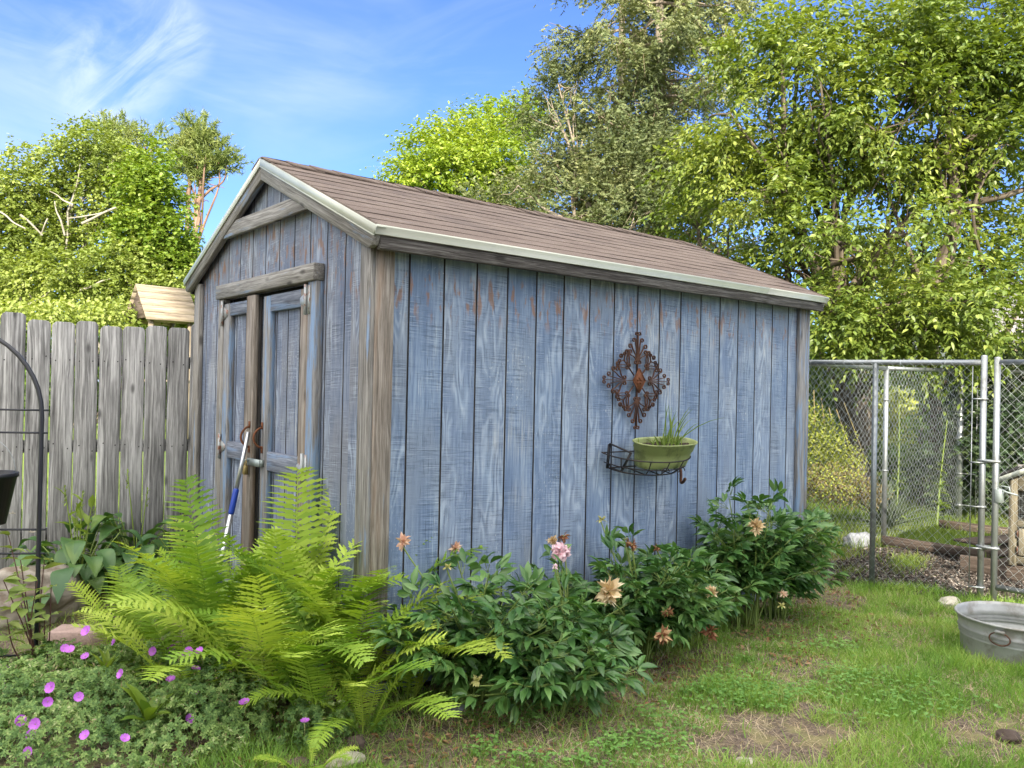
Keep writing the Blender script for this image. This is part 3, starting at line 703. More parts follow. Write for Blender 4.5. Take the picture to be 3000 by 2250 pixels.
mb = MB(); mb.box((-.068, 1.150, 1.000), (-.0605, 1.335, 1.042), grain=1); mb.box((-.0600, 1.150, 1.002), (-.0385, 1.185, 1.040))
mb.tube([(-.068, 1.322, 1.02), (-.088, 1.322, 1.02), (-.088, 1.308, 1.03), (-.068, 1.308, 1.03)], .004, 6)
hasp = mb.build('hasp', M['zinc'], dL)
mb = MB(); P = [(-.084, 1.315+.013*math.cos(t), 1.005+.028*math.sin(t)) for t in np.linspace(-.3, math.pi+.3, 12)]
mb.tube(P, .004, 6); mb.box((-.096, 1.298, .945), (-.074, 1.334, .998)); mb.build('padlock', M['brass'], dL, bevel=.003)

# ================================================================== WOODEN FENCE (left)
fd = norm(np.array([1.01, -.25, 0])); fn = np.array([fd[1], -fd[0], 0])   # fn points towards the garden
F0 = np.array([-1.03, 2.98, 0])
fence = thing('wooden_fence', 'grey weathered dog-eared wooden picket fence left of the shed', 'fence', F0)
i = 0; s = -1.55; Z0 = np.array([0, 0, 1.])
while s < 1.55:
    wd = .140+.006*rs.randn()*.5; c = F0+fd*(s+wd/2); zt = 1.885+.012*rs.randn()-.012*s+.03*(abs(s+.1) < .02); zb = float(gz(c[0], c[1]))-.02
    t = .011; ear = .022; lean = rs.uniform(-.004, .004)
    def P(a, z): return c+fd*(a+lean*(z-1))+np.array([0, 0, z])
    prof = [P(-wd/2, zb), P(wd/2, zb), P(wd/2, zt-ear*1.1), P(wd/2-ear*.45, zt-ear*.35), P(wd/2-ear*1.2, zt), P(-wd/2+ear*1.2, zt+.002), P(-wd/2+ear*.5, zt-ear*.4), P(-wd/2, zt-ear*1.2)]
    m2 = MB(); m2.prism([p+fn*rs.uniform(-.001, .002) for p in prof], fn*2*t); 
    for zn in (1.02, 1.62):
        for a_ in (-.04, .04):
            q_ = P(a_+rs.randn()*.006, zn+rs.randn()*.012)+fn*(2*t+.0035); m2.faces([q_+fd*x_*.0035+Z0*z_*.0035 for x_, z_ in ((-1, -1), (1, -1), (1.2, 1.6), (-.8, 1.4))], [[0, 1, 2, 3]], 1)
    m2.build('picket', [M['fence'], M['dark']], fence, bevel=.002, gr=True)
    s += wd+.005+.006*rs.rand()**2; i += 1
for z in (.42, 1.02, 1.62):
    m2 = MB(); a = F0-fd*1.6-fn*.022; b = F0+fd*1.6-fn*.022; m2.board(a+[0, 0, z], b+[0, 0, z], np.array([0, 0, .085]), fn*.036); m2.build('rail', M['fence'], fence, gr=True)
for q in (-1.5, -.2, 1.5):
    m2 = MB(); c = F0+fd*q-fn*.09; m2.board(c+[0, 0, 0], c+[0, 0, 1.8], fd*.09, fn*.09); m2.build('post', M['fence'], fence, gr=True)

# ================================================================== PLAY TOWER beyond the fence
def tower():
    d = 20.0; c = at(474, 938, d); ax = norm(np.array([RT[0], RT[1], 0])); ay = norm(np.array([FW[0], FW[1], 0]))
    ax = norm(ax*math.cos(.80)+ay*math.sin(.80)); ay = np.array([-ax[1], ax[0], 0]); zb = c[2]
    t = thing('play_tower', 'pale wooden play tower with gabled board roof beyond the picket fence', 'play tower', (c[0], c[1], 0))
    o = np.array([c[0], c[1], 0]); hw, hd, h = .55, .60, .80
    def P(a, b, z): return o+ax*a+ay*b+np.array([0, 0, z])
    for sgn, nm in ((-1, 'roof'), (1, 'roof')):
        mb = MB(); nb = 5
        for k in range(nb):
            f0, f1 = k/nb, (k+1)/nb+.02
            b0, b1 = sgn*(hd+.1)*(1-f0), sgn*(hd+.1)*(1-f1); z0, z1 = zb-.05+(h+.05)*f0, zb-.05+(h+.05)*f1
            A, B = P(-hw-.1, b0, z0), P(hw+.1, b0, z0); A2 = P(-hw-.1, b1, z1); mid = (A+A2)/2; mid2 = mid+(B-A)
            wv = A2-A; tv = np.cross(B-A, wv); tv = tv/np.linalg.norm(tv)*.03
            mb.board(mid, mid2, wv, tv)
        mb.build(nm, M['pale_wood'], t, gr=True)
    for sa in (-1, 1):
        mb = MB(); mb.prism([P(sa*hw, -hd, zb), P(sa*hw, hd, zb), P(sa*hw, 0, zb+h-.06)][::sa], ax*.03*sa, grain=ay); mb.build('gable', M['plank'], t, gr=True)
        for sb in (-1, 1):
            mb = MB(); q = P(sa*(hw-.08), sb*(hd-.08), 0); mb.board(q, q+[0, 0, zb+.05], ax*.09, ay*.09); mb.build('post', M['pale_wood'], t, gr=True)
    for sb in (-1, 1):
        mb = MB(); mb.board(P(-hw, sb*(hd-.08), zb-.02), P(hw, sb*(hd-.08), zb-.02), np.array([0, 0, .14]), ay*.05); mb.build('beam', M['pale_wood'], t, gr=True)
    mb = MB(); mb.board(P(-hw, 0, 1.5), P(hw, 0, 1.5), ay*2*hd, np.array([0, 0, .05])); mb.build('deck', M['pale_wood'], t, gr=True)
tower()

# ================================================================== TRELLIS with hanging pot
tb = np.array([-1.19, 1.0, 0.0]); tb[2] = float(gz(tb[0], tb[1]))
dT = float((tb-CAM)@FW)
tx = norm(-np.array([RT[0], RT[1], 0])+.12*np.array([FW[0], FW[1], 0])*-1)     # to the left along the trellis
tre = thing('garden_trellis', 'black metal arched garden trellis in front of the picket fence', 'trellis', tb)
zs = 1.275; Rr = .42
def arch(r, zlow):
    P = [tb+np.array([0, 0, zlow])+tx*(Rr-r)]+[tb+tx*(Rr-r)+np.array([0, 0, z]) for z in (.5, 1.0)]
    P += [tb+tx*(Rr-r*math.cos(a))+np.array([0, 0, zs+r*math.sin(a)]) for a in np.linspace(0, math.pi, 22)]
    P += [tb+tx*(Rr+r)+np.array([0, 0, z]) for z in (1.0, .5, zlow)]
    return P
mb = MB(); mb.tube(arch(Rr, -.12), .0105, 8); mb.build('hoop', M['trellis'], tre, smooth=True)
for z in (1.302, 1.195, .738, .625, .145, .03):
    mb = MB(); mb.tube([tb-tx*.028+np.array([0, 0, z]), tb+tx*(2*Rr+.028)+np.array([0, 0, z])], .0052, 6); mb.build('rung', M['trellis'], tre, smooth=True)
for q in (.33, .67):
    mb = MB(); mb.tube([tb+tx*2*Rr*q+np.array([0, 0, -.1]), tb+tx*2*Rr*q+np.array([0, 0, zs+Rr*.93])], .005, 6); mb.build('upright', M['trellis'], tre, smooth=True)
pc = at(-42, 1385, dT-.12)
pot = thing('hanging_pot', 'black plastic pot with white leaf print hanging on the trellis', 'plant pot', pc-np.array([0, 0, .235]))
mb = MB(); H = .235
mb.lathe(pc-np.array([0, 0, H]), [(0, 0), (.085, 0), (.125, H-.02), (.132, H-.02), (.132, H), (.124, H), (.118, H-.04), (0, H-.05)], 36); mb.build('bucket', M['black_pot'], pot, smooth=False)
mb = MB(); an = [math.radians(a) for a in range(0, 181, 12)]; mb.tube([pc+tx*(-.13*math.cos(a))+np.array([0, 0, -.01+.17*math.sin(a)]) for a in an], .002, 5); mb.build('wire_handle', M['galv'], pot)
mb = MB()
for k, (a, z) in enumerate(((-.62, -.085), (-.5, -.10), (-.72, -.105))):
    dirr = norm(-FW*np.array([1, 1, 0])*math.cos(a)*1.0+(-tx)*math.sin(-a)); 
    ctr = pc+np.array([0, 0, z])+dirr*(.1335-.0)*(1+.28*(z)/.235)
    tv = np.cross([0, 0, 1], dirr)
    mb.prism([ctr-tv*.028, ctr+np.array([0, 0, -.006])+tv*.0, ctr+tv*.022+np.array([0, 0, .006]), ctr+np.array([0, 0, .008])], dirr*.001)
mb.build('leaf_print', M['white'], pot)

# ================================================================== WALL MEDALLION
mc = np.array([1.806, -.030, 1.547]); HW = .300
med = thing('wall_medallion', 'rusty diamond-shaped scrollwork wall medallion hung on the blue siding', 'wall decoration', mc)
def strip(mb, pts, th=.0023, dp=.0095, y=0.0):
    """flat iron strip bent along 2-D points (x, z)"""
    P = np.asarray(pts, float); T = np.gradient(P, axis=0); T /= np.linalg.norm(T, axis=1)[:, None]+1e-9
    Nn = np.stack([-T[:, 1], T[:, 0]], 1); V = []
    for p, nn in zip(P, Nn):
        for a, b in ((-1, -1), (1, -1), (1, 1), (-1, 1)):
            q = p+nn*a*th*.8; V.append([mc[0]+q[0], mc[1]+y+b*dp/2, mc[2]+q[1]])
    m = len(P); F = [[0, 1, 2, 3], [4*m-1, 4*m-2, 4*m-3, 4*m-4]]
    for i in range(m-1):
        for k in range(4): k2 = (k+1) % 4; F.append([4*i+k2, 4*i+k, 4*i+4+k, 4*i+4+k2])
    mb.add(V, F)
def bez(a, b, c, d, n=12):
    t = np.linspace(0, 1, n)[:, None]; a, b, c, d = [np.asarray(v, float) for v in (a, b, c, d)]
    return (1-t)**3*a+3*(1-t)**2*t*b+3*(1-t)*t*t*c+t**3*d
def curl(p, tdir, r, sgn, turns=1.25, n=18):
    """spiral that leaves p along tdir and winds in"""
    tdir = np.asarray(tdir, float)/np.linalg.norm(tdir); nn = np.array([-tdir[1], tdir[0]])*sgn; c = np.asarray(p)+nn*r; out = []
    for k in range(n):
        a = k/(n-1)*turns*2*math.pi; rr = r*(1-.45*k/(n-1)); out.append(c-nn*rr*math.cos(a)+tdir*rr*math.sin(a))
    return np.array(out)
fans = MB(); scr = MB(); spk = MB()
for ang in (0, 90, 180, 270):
    ca, sa = math.cos(R(ang)), math.sin(R(ang))
    def rot2(P): P = np.asarray(P, float); return np.stack([P[..., 0]*ca-P[..., 1]*sa, P[..., 0]*sa+P[..., 1]*ca], -1)
    strip(spk, rot2([(.045, 0), (.10, 0), (.2, 0), (.285, 0)]))
    strip(fans, rot2(curl((.283, .001), (1, .0), .012, 1, 1.0)))
    strip(fans, rot2(curl((.283, -.001), (1, 0), .012, -1, 1.0)))
    for sg in (-1, 1):
        for k, (ex, ey, cr) in enumerate(((.246, .022, .0135), (.212, .054, .0145), (.178, .086, .0145))):
            b0 = np.array([.112, sg*.004*(k+1)])
            tip = np.array([ex, sg*ey]); mid = np.array([.15+.012*(3-k), sg*.008*(k+1)]); pre = tip-np.array([.045, sg*(.004+.010*k)])
            Pp = bez(b0, mid, pre, tip); td = Pp[-1]-Pp[-2]
            Pp = np.vstack([Pp, curl(Pp[-1], td, cr, sg if k % 2 == 0 or True else -sg, 1.2)[1:]])
            strip(fans, rot2(Pp))
        strip(fans, rot2(curl((.112, sg*.004), (-1, 0), .013, -sg, 1.2)))
for sx_ in (-1, 1):
    for sz_ in (-1, 1):
        scr = MB()
        def mir(P): P = np.asarray(P, float); return P*np.array([sx_, sz_])
        strip(spk, mir([(.03, .03), (.08, .08), (.120, .120)]))
        strip(scr, mir([(.075, .075), (.075, .13), (.082, .185)])); strip(scr, mir([(.075, .075), (.13, .075), (.185, .082)]))
        for s2 in (0, 1):
            def sw(P): P = np.asarray(P, float); return P[..., ::-1] if s2 else P
            strip(scr, mir(sw(curl((.082, .068), (.7, -.7), .012, 1 if not s2 else 1, 1.2))))
            strip(scr, mir(sw(np.vstack([bez((.118, .112), (.122, .125), (.108, .150), (.110, .160), 10), curl((.110, .160), (.5, .86), .013, 1, 1.2)[1:]]))))
            strip(scr, mir(sw(np.vstack([bez((.09, .10), (.100, .135), (.088, .160), (.080, .176), 10), curl((.080, .176), (-.2, .98), .013, 1, 1.2)[1:]]))))
            strip(scr, mir(sw(curl((.136, .136), (.7, -.7), .013, 1, 1.3))))
            strip(scr, mir(sw(curl((.108, .150), (-.7, .7), .011, -1, 1.3))))
        scr.build('edge_scroll', M['rust'], med)
fans.build('fan_scrolls', M['rust'], med); spk.build('spokes', M['rust'], med)
mb = MB(); s_ = .066
mb.prism([(mc[0]+a, mc[1]-.016, mc[2]+b) for a, b in ((0, -s_*1.15), (s_*.82, 0), (0, s_*1.15), (-s_*.82, 0))], (0, .006, 0))
for k in range(5):
    a = R(90+72*k); c = mc+np.array([.017*math.cos(a), -.017, .017*math.sin(a)])
    mb.lathe(c, [(.0, 0)], 3) if False else mb.tube([c+np.array([-.010*math.cos(a), 0, -.01*math.sin(a)]), c, c+np.array([.010*math.cos(a), 0, .010*math.sin(a)])], [.004, .009, .003], 8)
fr = [(0, -s_*1.12), (s_*.80, 0), (0, s_*1.12), (-s_*.80, 0), (0, -s_*1.12)]
for a, b in zip(fr[:-1], fr[1:]): mb.tube([mc+np.array([a[0], -.017, a[1]]), mc+np.array([b[0], -.017, b[1]])], .0035, 5)
mb.build('centre_plate', M['rust_orange'], med)

# ================================================================== WALL PLANTER RACK, POT, WEEDS
yc = -.15
pl_ = onplane(1841, 1300, 1, yc); pr_ = onplane(2015, 1305, 1, yc)
pcx = (pl_[0]+pr_[0])/2+.012; prx = (pr_[0]-pl_[0])/2-.004; ztop = 1.197; ph = .158
TILT = R(14)
rack = thing('wall_planter_rack', 'black wire hay rack bracket with hook fixed to the blue siding', 'planter rack', (pcx-.05, -.02, ztop-.19))
potg = thing('trough_pot', 'oval olive green plastic trough pot resting in the wire wall rack', 'plant pot', (pcx, yc, ztop-ph))
def oval(rx, ry, z, n=48, flat=.35):
    out = []
    for k in range(n):
        a = 2*math.pi*k/n; e = 2.5; x = math.copysign(abs(math.cos(a))**(2/e), math.cos(a))*rx; y = math.copysign(abs(math.sin(a))**(2/e), math.sin(a))*ry
        if y > 0: y *= .8
        out.append([pcx+x, yc+y, ztop-ph+z])
    return np.array(out)
def loft(mb, rings, cap0=False, cap1=False):
    n = len(rings[0]); V = np.concatenate(rings); F = []
    for i in range(len(rings)-1):
        for k in range(n): k2 = (k+1) % n; F.append([i*n+k, i*n+k2, i*n+n+k2, i*n+n+k])
    mb.add(V, F)
    if cap0: mb.faces(rings[0], [list(range(n))[::-1]])
    if cap1: mb.faces(rings[-1], [list(range(n))])
ry = .098
mb = MB(); k = prx
loft(mb, [oval(k*.74, ry*.66, 0), oval(k*.80, ry*.75, .008), oval(k*.85, ry*.81, .05), oval(k*.885, ry*.86, .098), oval(k*.915, ry*.905, .100), oval(k*.96, ry*.95, .148), oval(k*1.0, ry*1.0, .150), oval(k*1.0, ry*1.0, ph),
          oval(k*.975, ry*.96, ph), oval(k*.95, ry*.93, .148), oval(k*.91, ry*.88, .112)], True)
mb.build('tub_shell', M['green_pot'], potg, smooth=False)
mb = MB(); ring = oval(k*.915, ry*.885, .122); mid_ = np.array([[pcx, yc, ztop-ph+.128]]); 
V = np.concatenate([ring, oval(k*.5, ry*.5, .130), mid_]); F = []
n = len(ring)
for q in range(n): q2 = (q+1) % n; F += [[q, q2, n+q2], [q, n+q2, n+q], [n+q, n+q2, 2*n]]
V[:, 2] += .006*rs.randn(len(V)); mb.add(V, F); mb.build('soil', M['soil'], potg); potg.rotation_euler = (TILT, 0, 0)
rk = MB(); x0, x1 = pcx-prx-.115, pcx+prx+.025; zt_, zb_ = ztop-.075, ztop-ph-.012
def rackcurve(z, sc_=1.0):
    return [((x0+x1)/2+(x1-x0)/2*sc_*math.cos(a)*-1, -.018-(.245*sc_-.03*(1-sc_))*math.sin(a)**.8, z) for a in np.linspace(0.0001, math.pi-.0001, 30)]
rk.tube(rackcurve(zt_), .0042, 6); rk.tube(rackcurve(zt_-.055, .93), .0036, 6); rk.tube(rackcurve(zb_, .78), .0042, 6)
rk.tube([(x0, -.012, zt_), (x1, -.012, zt_)], .004, 6); rk.tube([(x0+.06, -.012, zb_), (x1-.06, -.012, zb_)], .004, 6)
for a in (.16, .45, 1.1, 1.57, 2.05, 2.7, 3.0):
    i_ = int(a/math.pi*29); A = np.array(rackcurve(zt_)[i_]); B = np.array(rackcurve(zt_-.055, .93)[i_]); D_ = np.array(rackcurve(zb_, .78)[i_]); E_ = D_.copy(); E_[1] = -.012
    rk.tube([A, B, D_, E_], .0036, 5)
for xs_ in (-.07, .07):     # scroll work on the front
    c = np.array([(x0+x1)/2+.03+xs_, -.262, zt_-.058]); rk.tube([c+np.array([.03*math.cos(t)*(1-t/9), 0.004*t, .026*math.sin(t)*(1-t/9)]) for t in np.linspace(0, 6.5, 26)], .0034, 5)
rk.build('wire_basket', M['black_iron'], rack); rack.rotation_euler = (TILT*.8, 0, 0)
mb = MB(); mb.board((x0+.035, -.028, zt_+.055), (x0+.05, -.028, zt_-.09), np.array([.02, 0, 0]), np.array([0, .006, 0])); mb.board((x0+.035, -.030, zt_+.058), (x0+.085, -.16, zt_+.035), np.array([.018, .006, 0]), np.array([0, 0, .006]))
mb.board((x0+.085, -.158, zt_+.035), (x0+.085, -.11, zb_+.01), np.array([.018, 0, 0]), np.array([0, .006, 0])); mb.build('bracket', M['black_iron'], rack)
hk = onplane(1985, 1375, 1, -.06)
mb = MB(); mb.tube(spline([hk+[0.02, .045, .03], hk+[.02, .0, .02], hk+[.018, -.02, -.02], hk+[.012, -.035, -.065], hk+[-.005, -.065, -.055], hk+[-.016, -.085, -.03], hk+[-.03, -.09, -.03]], 6), .0095, 8); mb.build('hook', M['rust'], rack, smooth=True)
wg = thing('pot_grass', 'wispy green grass weeds growing in the trough pot', 'grass weed', (pcx+.03, yc, ztop-.03))
mb = MB()
for k in range(60):
    tall = k < 16; b = np.array([pcx+(.055 if tall else 0)+rs.randn()*(.02 if tall else .075), yc-.03+rs.randn()*.03, ztop-.035])
    h = rs.uniform(.20, .38) if tall else rs.uniform(.04, .11); lean = np.array([rs.randn()*.35+(.25 if tall else 0), rs.randn()*.25, 1.0]); lean = norm(lean)
    P = np.array([b+lean*h*t+np.array([.5*lean[0], .5*lean[1]-.05, -.6])*h*.5*t*t for t in np.linspace(0, 1, 5)])
    S_ = norm(np.cross(lean, FW))*.0032
    V = np.concatenate([P-S_*np.array([1, 1, .9, .6, .1])[:, None], P+S_*np.array([1, 1, .9, .6, .1])[:, None]])
    mb.add(V, [[i, i+5, i+6, i+1] for i in range(4)])
mb.build('blades', M['grass_sun'], wg)

# ================================================================== LONG-HANDLED SQUEEGEE POLE against the doors
t0 = onplane(728, 1266, 0, -.085); t1 = onplane(648, 1640, 0, -.24); t1 = t0+(t1-t0)*((t0[2]-.05)/(t0[2]-t1[2]))
ax_ = t1-t0
pole = thing('mop_pole', 'silver pole with blue grip leaning against the shed doors', 'mop', t1)
mb = MB(); mb.tube([t0, t0+ax_*.30], .0115, 12); mb.build('upper_tube', M['alu'], pole, smooth=True)
mb = MB(); mb.tube([t0+ax_*.285, t0+ax_*.295, t0+ax_*.40, t0+ax_*.41], [.015, .017, .017, .014], 12); mb.build('grip', M['blue'], pole, smooth=True)
mb = MB(); mb.tube([t0+ax_*.41, t0+ax_*.93], .0145, 12); mb.build('lower_tube', M['alu'], pole, smooth=True)
mb = MB(); mb.tube([t0+ax_*.68, t0+ax_*.75], .0165, 12); mb.build('collar', M['blue'], pole, smooth=True)
mb = MB(); mb.box(t1+np.array([-.02, -.09, -.02]), t1+np.array([.02, .09, .05]), grain=1); mb.build('mop_head', M['blue'], pole, bevel=.004)

# ================================================================== CHAIN-LINK KENNEL
def chain(mb, a, b, z0, z1, wire=.0013, cell=.034):
    """woven diamond wire between ground points a and b"""
    a, b = np.asarray(a, float), np.asarray(b, float); L = np.linalg.norm(b[:2]-a[:2]); u = (b-a)/L; u[2] = 0; nn = np.array([u[1], -u[0], 0])
    nz = int((z1-z0)/(2.1*cell)); n = int(L/cell)
    for i in range(n+1):
        P = []
        for k in range(2*nz+1):
            x = i*cell+(cell if (k+i) % 2 else 0); x = min(max(x, 0), L)
            P.append(a+u*x+nn*(.0026 if (k+i) % 2 else -.0026)+np.array([0, 0, z0+k*(z1-z0)/(2*nz)]))
        mb.tube(P, wire, 4, cap=False)
def post(par, name, p, h, r, mat='galv', z0=None):
    mb = MB(); z = float(gz(p[0], p[1]))-.05 if z0 is None else z0
    mb.tube([(p[0], p[1], z), (p[0], p[1], h)], r, 14); mb.lathe((p[0], p[1], h), [(r, -.001), (r*.98, .004), (r*.5, .009), (0, .010)], 14)
    return mb.build(name, M[mat], par, smooth=False)
def rail(par, a, b, r, name='rail', mat='galv'):
    mb = MB(); mb.tube([a, b], r, 12); return mb.build(name, M[mat], par, smooth=True)
KA = np.array([4.484, -.945]); KM = np.array([4.245, -.262]); kdir = norm(KM-KA); KB = KA+kdir*1.86
ZT = 1.745
kf = thing('kennel_fence', 'chain-link kennel panel between the shed corner and the gate', 'wire fence', (*KA, 0), 'chain-link kennel panels')
post(kf, 'end_post', KA, ZT+.045, .0215); post(kf, 'middle_post', KM, ZT-.01, .0205); post(kf, 'end_post', KB, ZT+.03, .0205)
k3 = lambda p, z: np.array([p[0], p[1], z])
rail(kf, k3(KA+kdir*.02, ZT), k3(KB, ZT), .0205, 'top_rail')
mb = MB(); off2 = np.array([-kdir[1], kdir[0]])*.024
chain(mb, k3(KA+kdir*.075+off2, 0), k3(KB+off2, 0), .06, ZT-.004); mb.build('wire_mesh', M['wire'], kf)
mb = MB(); mb.tube([k3(KA+kdir*.07+off2, .05), k3(KA+kdir*.07+off2, ZT-.03)], .004, 6); mb.build('tension_bar', M['galv'], kf)
for z in (1.48, 1.02, .70, .30+.1, .12):
    mb = MB(); mb.tube([k3(KA+off2*.9-kdir*.0, z)]+[k3(KA+np.array([.024*math.cos(t), .024*math.sin(t)]), z) for t in np.linspace(0, 6.0, 12)], .0085, 6)
    mb.tube([k3(KA+off2, z), k3(KA+kdir*.075+off2, z)], .006, 6); mb.build('band_clamp', M['galv'], kf)
for q in (.25, .55, .95, 1.2, 1.55):
    mb = MB(); c = KA+kdir*q; mb.tube([k3(c+off2*1.05, ZT-.035), k3(c+off2*1.1, ZT), k3(c, ZT+.023), k3(c-off2*.9, ZT), k3(c, ZT-.024)], .0022, 5); mb.build('tie_wire', M['wire'], kf)
# side panel (far side) and rear panel
SA = np.array([3.98, .60]); SB = np.array([6.10, .575]); SC = np.array([8.02, .66])
ks = thing('kennel_fence', 'far chain-link kennel panel running behind the yucca plants', 'wire fence', (*SB, 0), 'chain-link kennel panels')
post(ks, 'end_post', SB, ZT+.02, .024); post(ks, 'end_post', SC, 1.80, .034)
rail(ks, k3(SA, ZT+.02), k3(SB, ZT+.02), .0205, 'top_rail'); rail(ks, k3(SB, ZT+.02), k3(SC, 1.80), .0205, 'top_rail')
mb = MB(); chain(mb, k3(SA, 0), k3(SB-[.04, 0], 0), .08, ZT+.01, .0012, .036); chain(mb, k3(SB+[.04, 0], 0), k3(SC, 0), .08, 1.78, .0012, .036); mb.build('wire_mesh', M['wire'], ks)
for z in (1.45, .75):
    mb = MB(); mb.tube([k3(SB+np.array([.028*math.cos(t), .028*math.sin(t)]), z) for t in np.linspace(0, 6.1, 12)], .008, 6); mb.build('band_clamp', M['galv'], ks)
for z in (1.60, 1.33, 1.02, .62, .26):
    mb = MB(); mb.tube([k3(SC+np.array([.038*math.cos(t), .038*math.sin(t)]), z) for t in np.linspace(0, 6.1, 12)], .009, 6); mb.tube([k3(SC, z), k3(SC+np.array([.02, -.17]), z)], .008, 6); mb.build('band_clamp', M['galv'], ks)
RB = SC+np.array([.1, -2.3])
kr = thing('kennel_fence', 'rear chain-link kennel panel in front of the dark spruce', 'wire fence', (*RB, 0), 'chain-link kennel panels')
rail(kr, k3(SC, 1.79), k3(RB, 1.76), .0205, 'top_rail'); post(kr, 'end_post', RB, 1.78, .024)
mb = MB(); chain(mb, k3(SC+[.02, -.16], 0), k3(RB, 0), .08, 1.77, .0012, .036); mb.build('wire_mesh', M['wire'], kr)
mb = MB(); mb.tube([k3(SC+[.02, -.17], .1), k3(SC+[.02, -.17], 1.74)], .004, 6); mb.build('tension_bar', M['galv'], kr)
# gate
GA = np.array([4.482, -1.035]); gdir = norm(np.array([.05, -1.0])); GB = GA+gdir*1.0
kg = thing('kennel_gate', 'chain-link kennel gate with latch beside the paired steel posts', 'gate', (*GA, 0))
post(kg, 'gate_stile', GA, ZT+.03, .0215); post(kg, 'gate_stile', GB, ZT+.02, .0215)
rail(kg, k3(GA+gdir*.02, ZT), k3(GB, ZT), .0205); rail(kg, k3(GA+gdir*.02, .14), k3(GB, .14), .0205)
mb = MB(); chain(mb, k3(GA+gdir*.03+[-.02, 0], 0), k3(GB+[-.02, 0], 0), .14, ZT-.004); mb.build('wire_mesh', M['wire'], kg)
for z in (1.035, .415):
    mb = MB(); c = (KA+GA)/2; d_ = norm(GA-KA)
    mb.tube([k3(c+np.array([.07*math.cos(t)*d_[0]-.027*math.sin(t)*d_[1], .07*math.cos(t)*d_[1]+.027*math.sin(t)*d_[0]]), z) for t in np.linspace(0, 2*math.pi, 25)[:-1]], .011, 6, closed=True)
    mb.tube([k3(c+np.array([-.035, .0]), z), k3(c+np.array([.035, 0]), z)], .008, 8); mb.build('pipe_clamp', M['galv'], kg)
mb = MB(); lz = .82; c = GA+np.array([-.005, -.018]); mb.box((c[0]-.022, c[1]-.030, lz-.075), (c[0]+.03, c[1]+.012, lz+.02)); mb.tube([(c[0], c[1]+.01, lz+.03), (c[0]-.01, c[1]-.06, lz+.005), (c[0]+.0, c[1]-.13, lz-.01)], .007, 8)
mb.tube([(c[0]-.005, c[1]-.02, lz+.045), (c[0]-.005, c[1]-.075, lz+.04), (c[0]-.005, c[1]-.08, lz+.01)], .006, 8); mb.build('latch', M['zinc'], kg, bevel=.003)
GP = gnd(2998, 1768)

# ================================================================== RABBIT HUTCH
hx, hy = 5.43, -.785
hut = thing('rabbit_hutch', 'weathered grey wooden rabbit hutch with wire doors behind the gate', 'hutch', (hx, hy-.4, .0))
def hp(u, v, z): return np.array([hx+.22*u+.98*v, hy-.975*u+.22*v, z])   # u to the right along the front, v to the back
def hb(name, mat, a, b, wv, tv, par=None, bev=.004):
    m = MB(); m.board(a, b, wv, tv); return m.build(name, M[mat], par or hut, gr=True, bevel=bev)
U = hp(1, 0, 0)-hp(0, 0, 0); Vv = hp(0, 1, 0)-hp(0, 0, 0); Z = np.array([0, 0, 1.])
HWd = .95; zl = .16; ze = .88; zr = 1.10
for u in (.03, HWd-.03):
    for v in (0.02, .55): hb('post', 'old_wood', hp(u, v, zl-.02), hp(u, v, ze), U*.06, Vv*.06)
for z, w_ in ((zl+.03, .06), (.48, .05), (ze-.07, .13)):
    hb('rail', 'old_wood', hp(.061, .015, z), hp(HWd-.061, .015, z), Z*w_, Vv*.04)
m = MB(); m.prism([hp(.03, -.005, ze-.001), hp(HWd-.03, -.005, ze-.001), hp(HWd/2, -.005, zr)], Vv*.02, grain=U); m.build('gable_board', M['hutch_grey'], hut, gr=True)
m = MB(); m.board(hp(.06, -.012, ze+.045), hp(HWd-.06, -.012, ze+.045), Z*.07, Vv*.012); m.build('gable_board', M['hutch_grey'], hut, gr=True)
for sg in (-1, 1):
    a = hp(HWd/2+sg*(HWd/2+.07), -.08, ze-.035); b = hp(HWd/2, -.08, zr+.015); d_ = b-a; m = MB(); nrm = np.cross(d_, Vv); nrm = nrm/np.linalg.norm(nrm)*.022
    m.board((a+b)/2+nrm*.6, (a+b)/2+Vv*.72+nrm*.6, d_, nrm); m.build('roof', M['fascia'], hut, gr=True)
    m = MB(); m.board(a-Vv*-.001-Z*.02, b-Z*.02+Vv*.001, Z*.045, Vv*.02); m.build('barge_board', M['drip'], hut, gr=True)
m = MB(); m.board(hp(.0, .28, zl), hp(HWd, .28, zl), Vv*.56, Z*.02); m.board(hp(.0, .28, .49), hp(HWd, .28, .49), Vv*.52, Z*.02); m.build('floor', M['old_wood'], hut, gr=True)
m = MB(); m.board(hp(.02, .57, .52), hp(HWd-.02, .57, .52), Z*.7, Vv*.02); m.build('back_panel', M['old_wood'], hut, gr=True)
m = MB(); m.board(hp(.0, .3, zl+.2), hp(.0, .3, .25), Vv*.0+Vv*.5, U*.012) if False else m.board(hp(.0, .06, .70), hp(.0, .52, .70), Z*.32, U*.014); m.build('side_panel', M['hutch_grey'], hut, gr=True)
def grid(par, u0, u1, z0, z1, v=.03, st=.018):
    m = MB()
    for u in np.arange(u0, u1+1e-6, st): m.tube([hp(u, v, z0), hp(u, v, z1)], .0009, 3, cap=False)
    for z in np.arange(z0, z1+1e-6, st): m.tube([hp(u0, v, z), hp(u1, v, z)], .0009, 3, cap=False)
    m.build('wire_grid', M['wire'], par)
grid(hut, .07, HWd-.07, .51, ze-.14)
m = MB()
for (a, b) in ((.075, .135), (HWd/2-.03, HWd/2+.03)): m.board(hp((a+b)/2, -.012, zl+.07), hp((a+b)/2, -.012, .445), U*(b-a), Vv*.025)
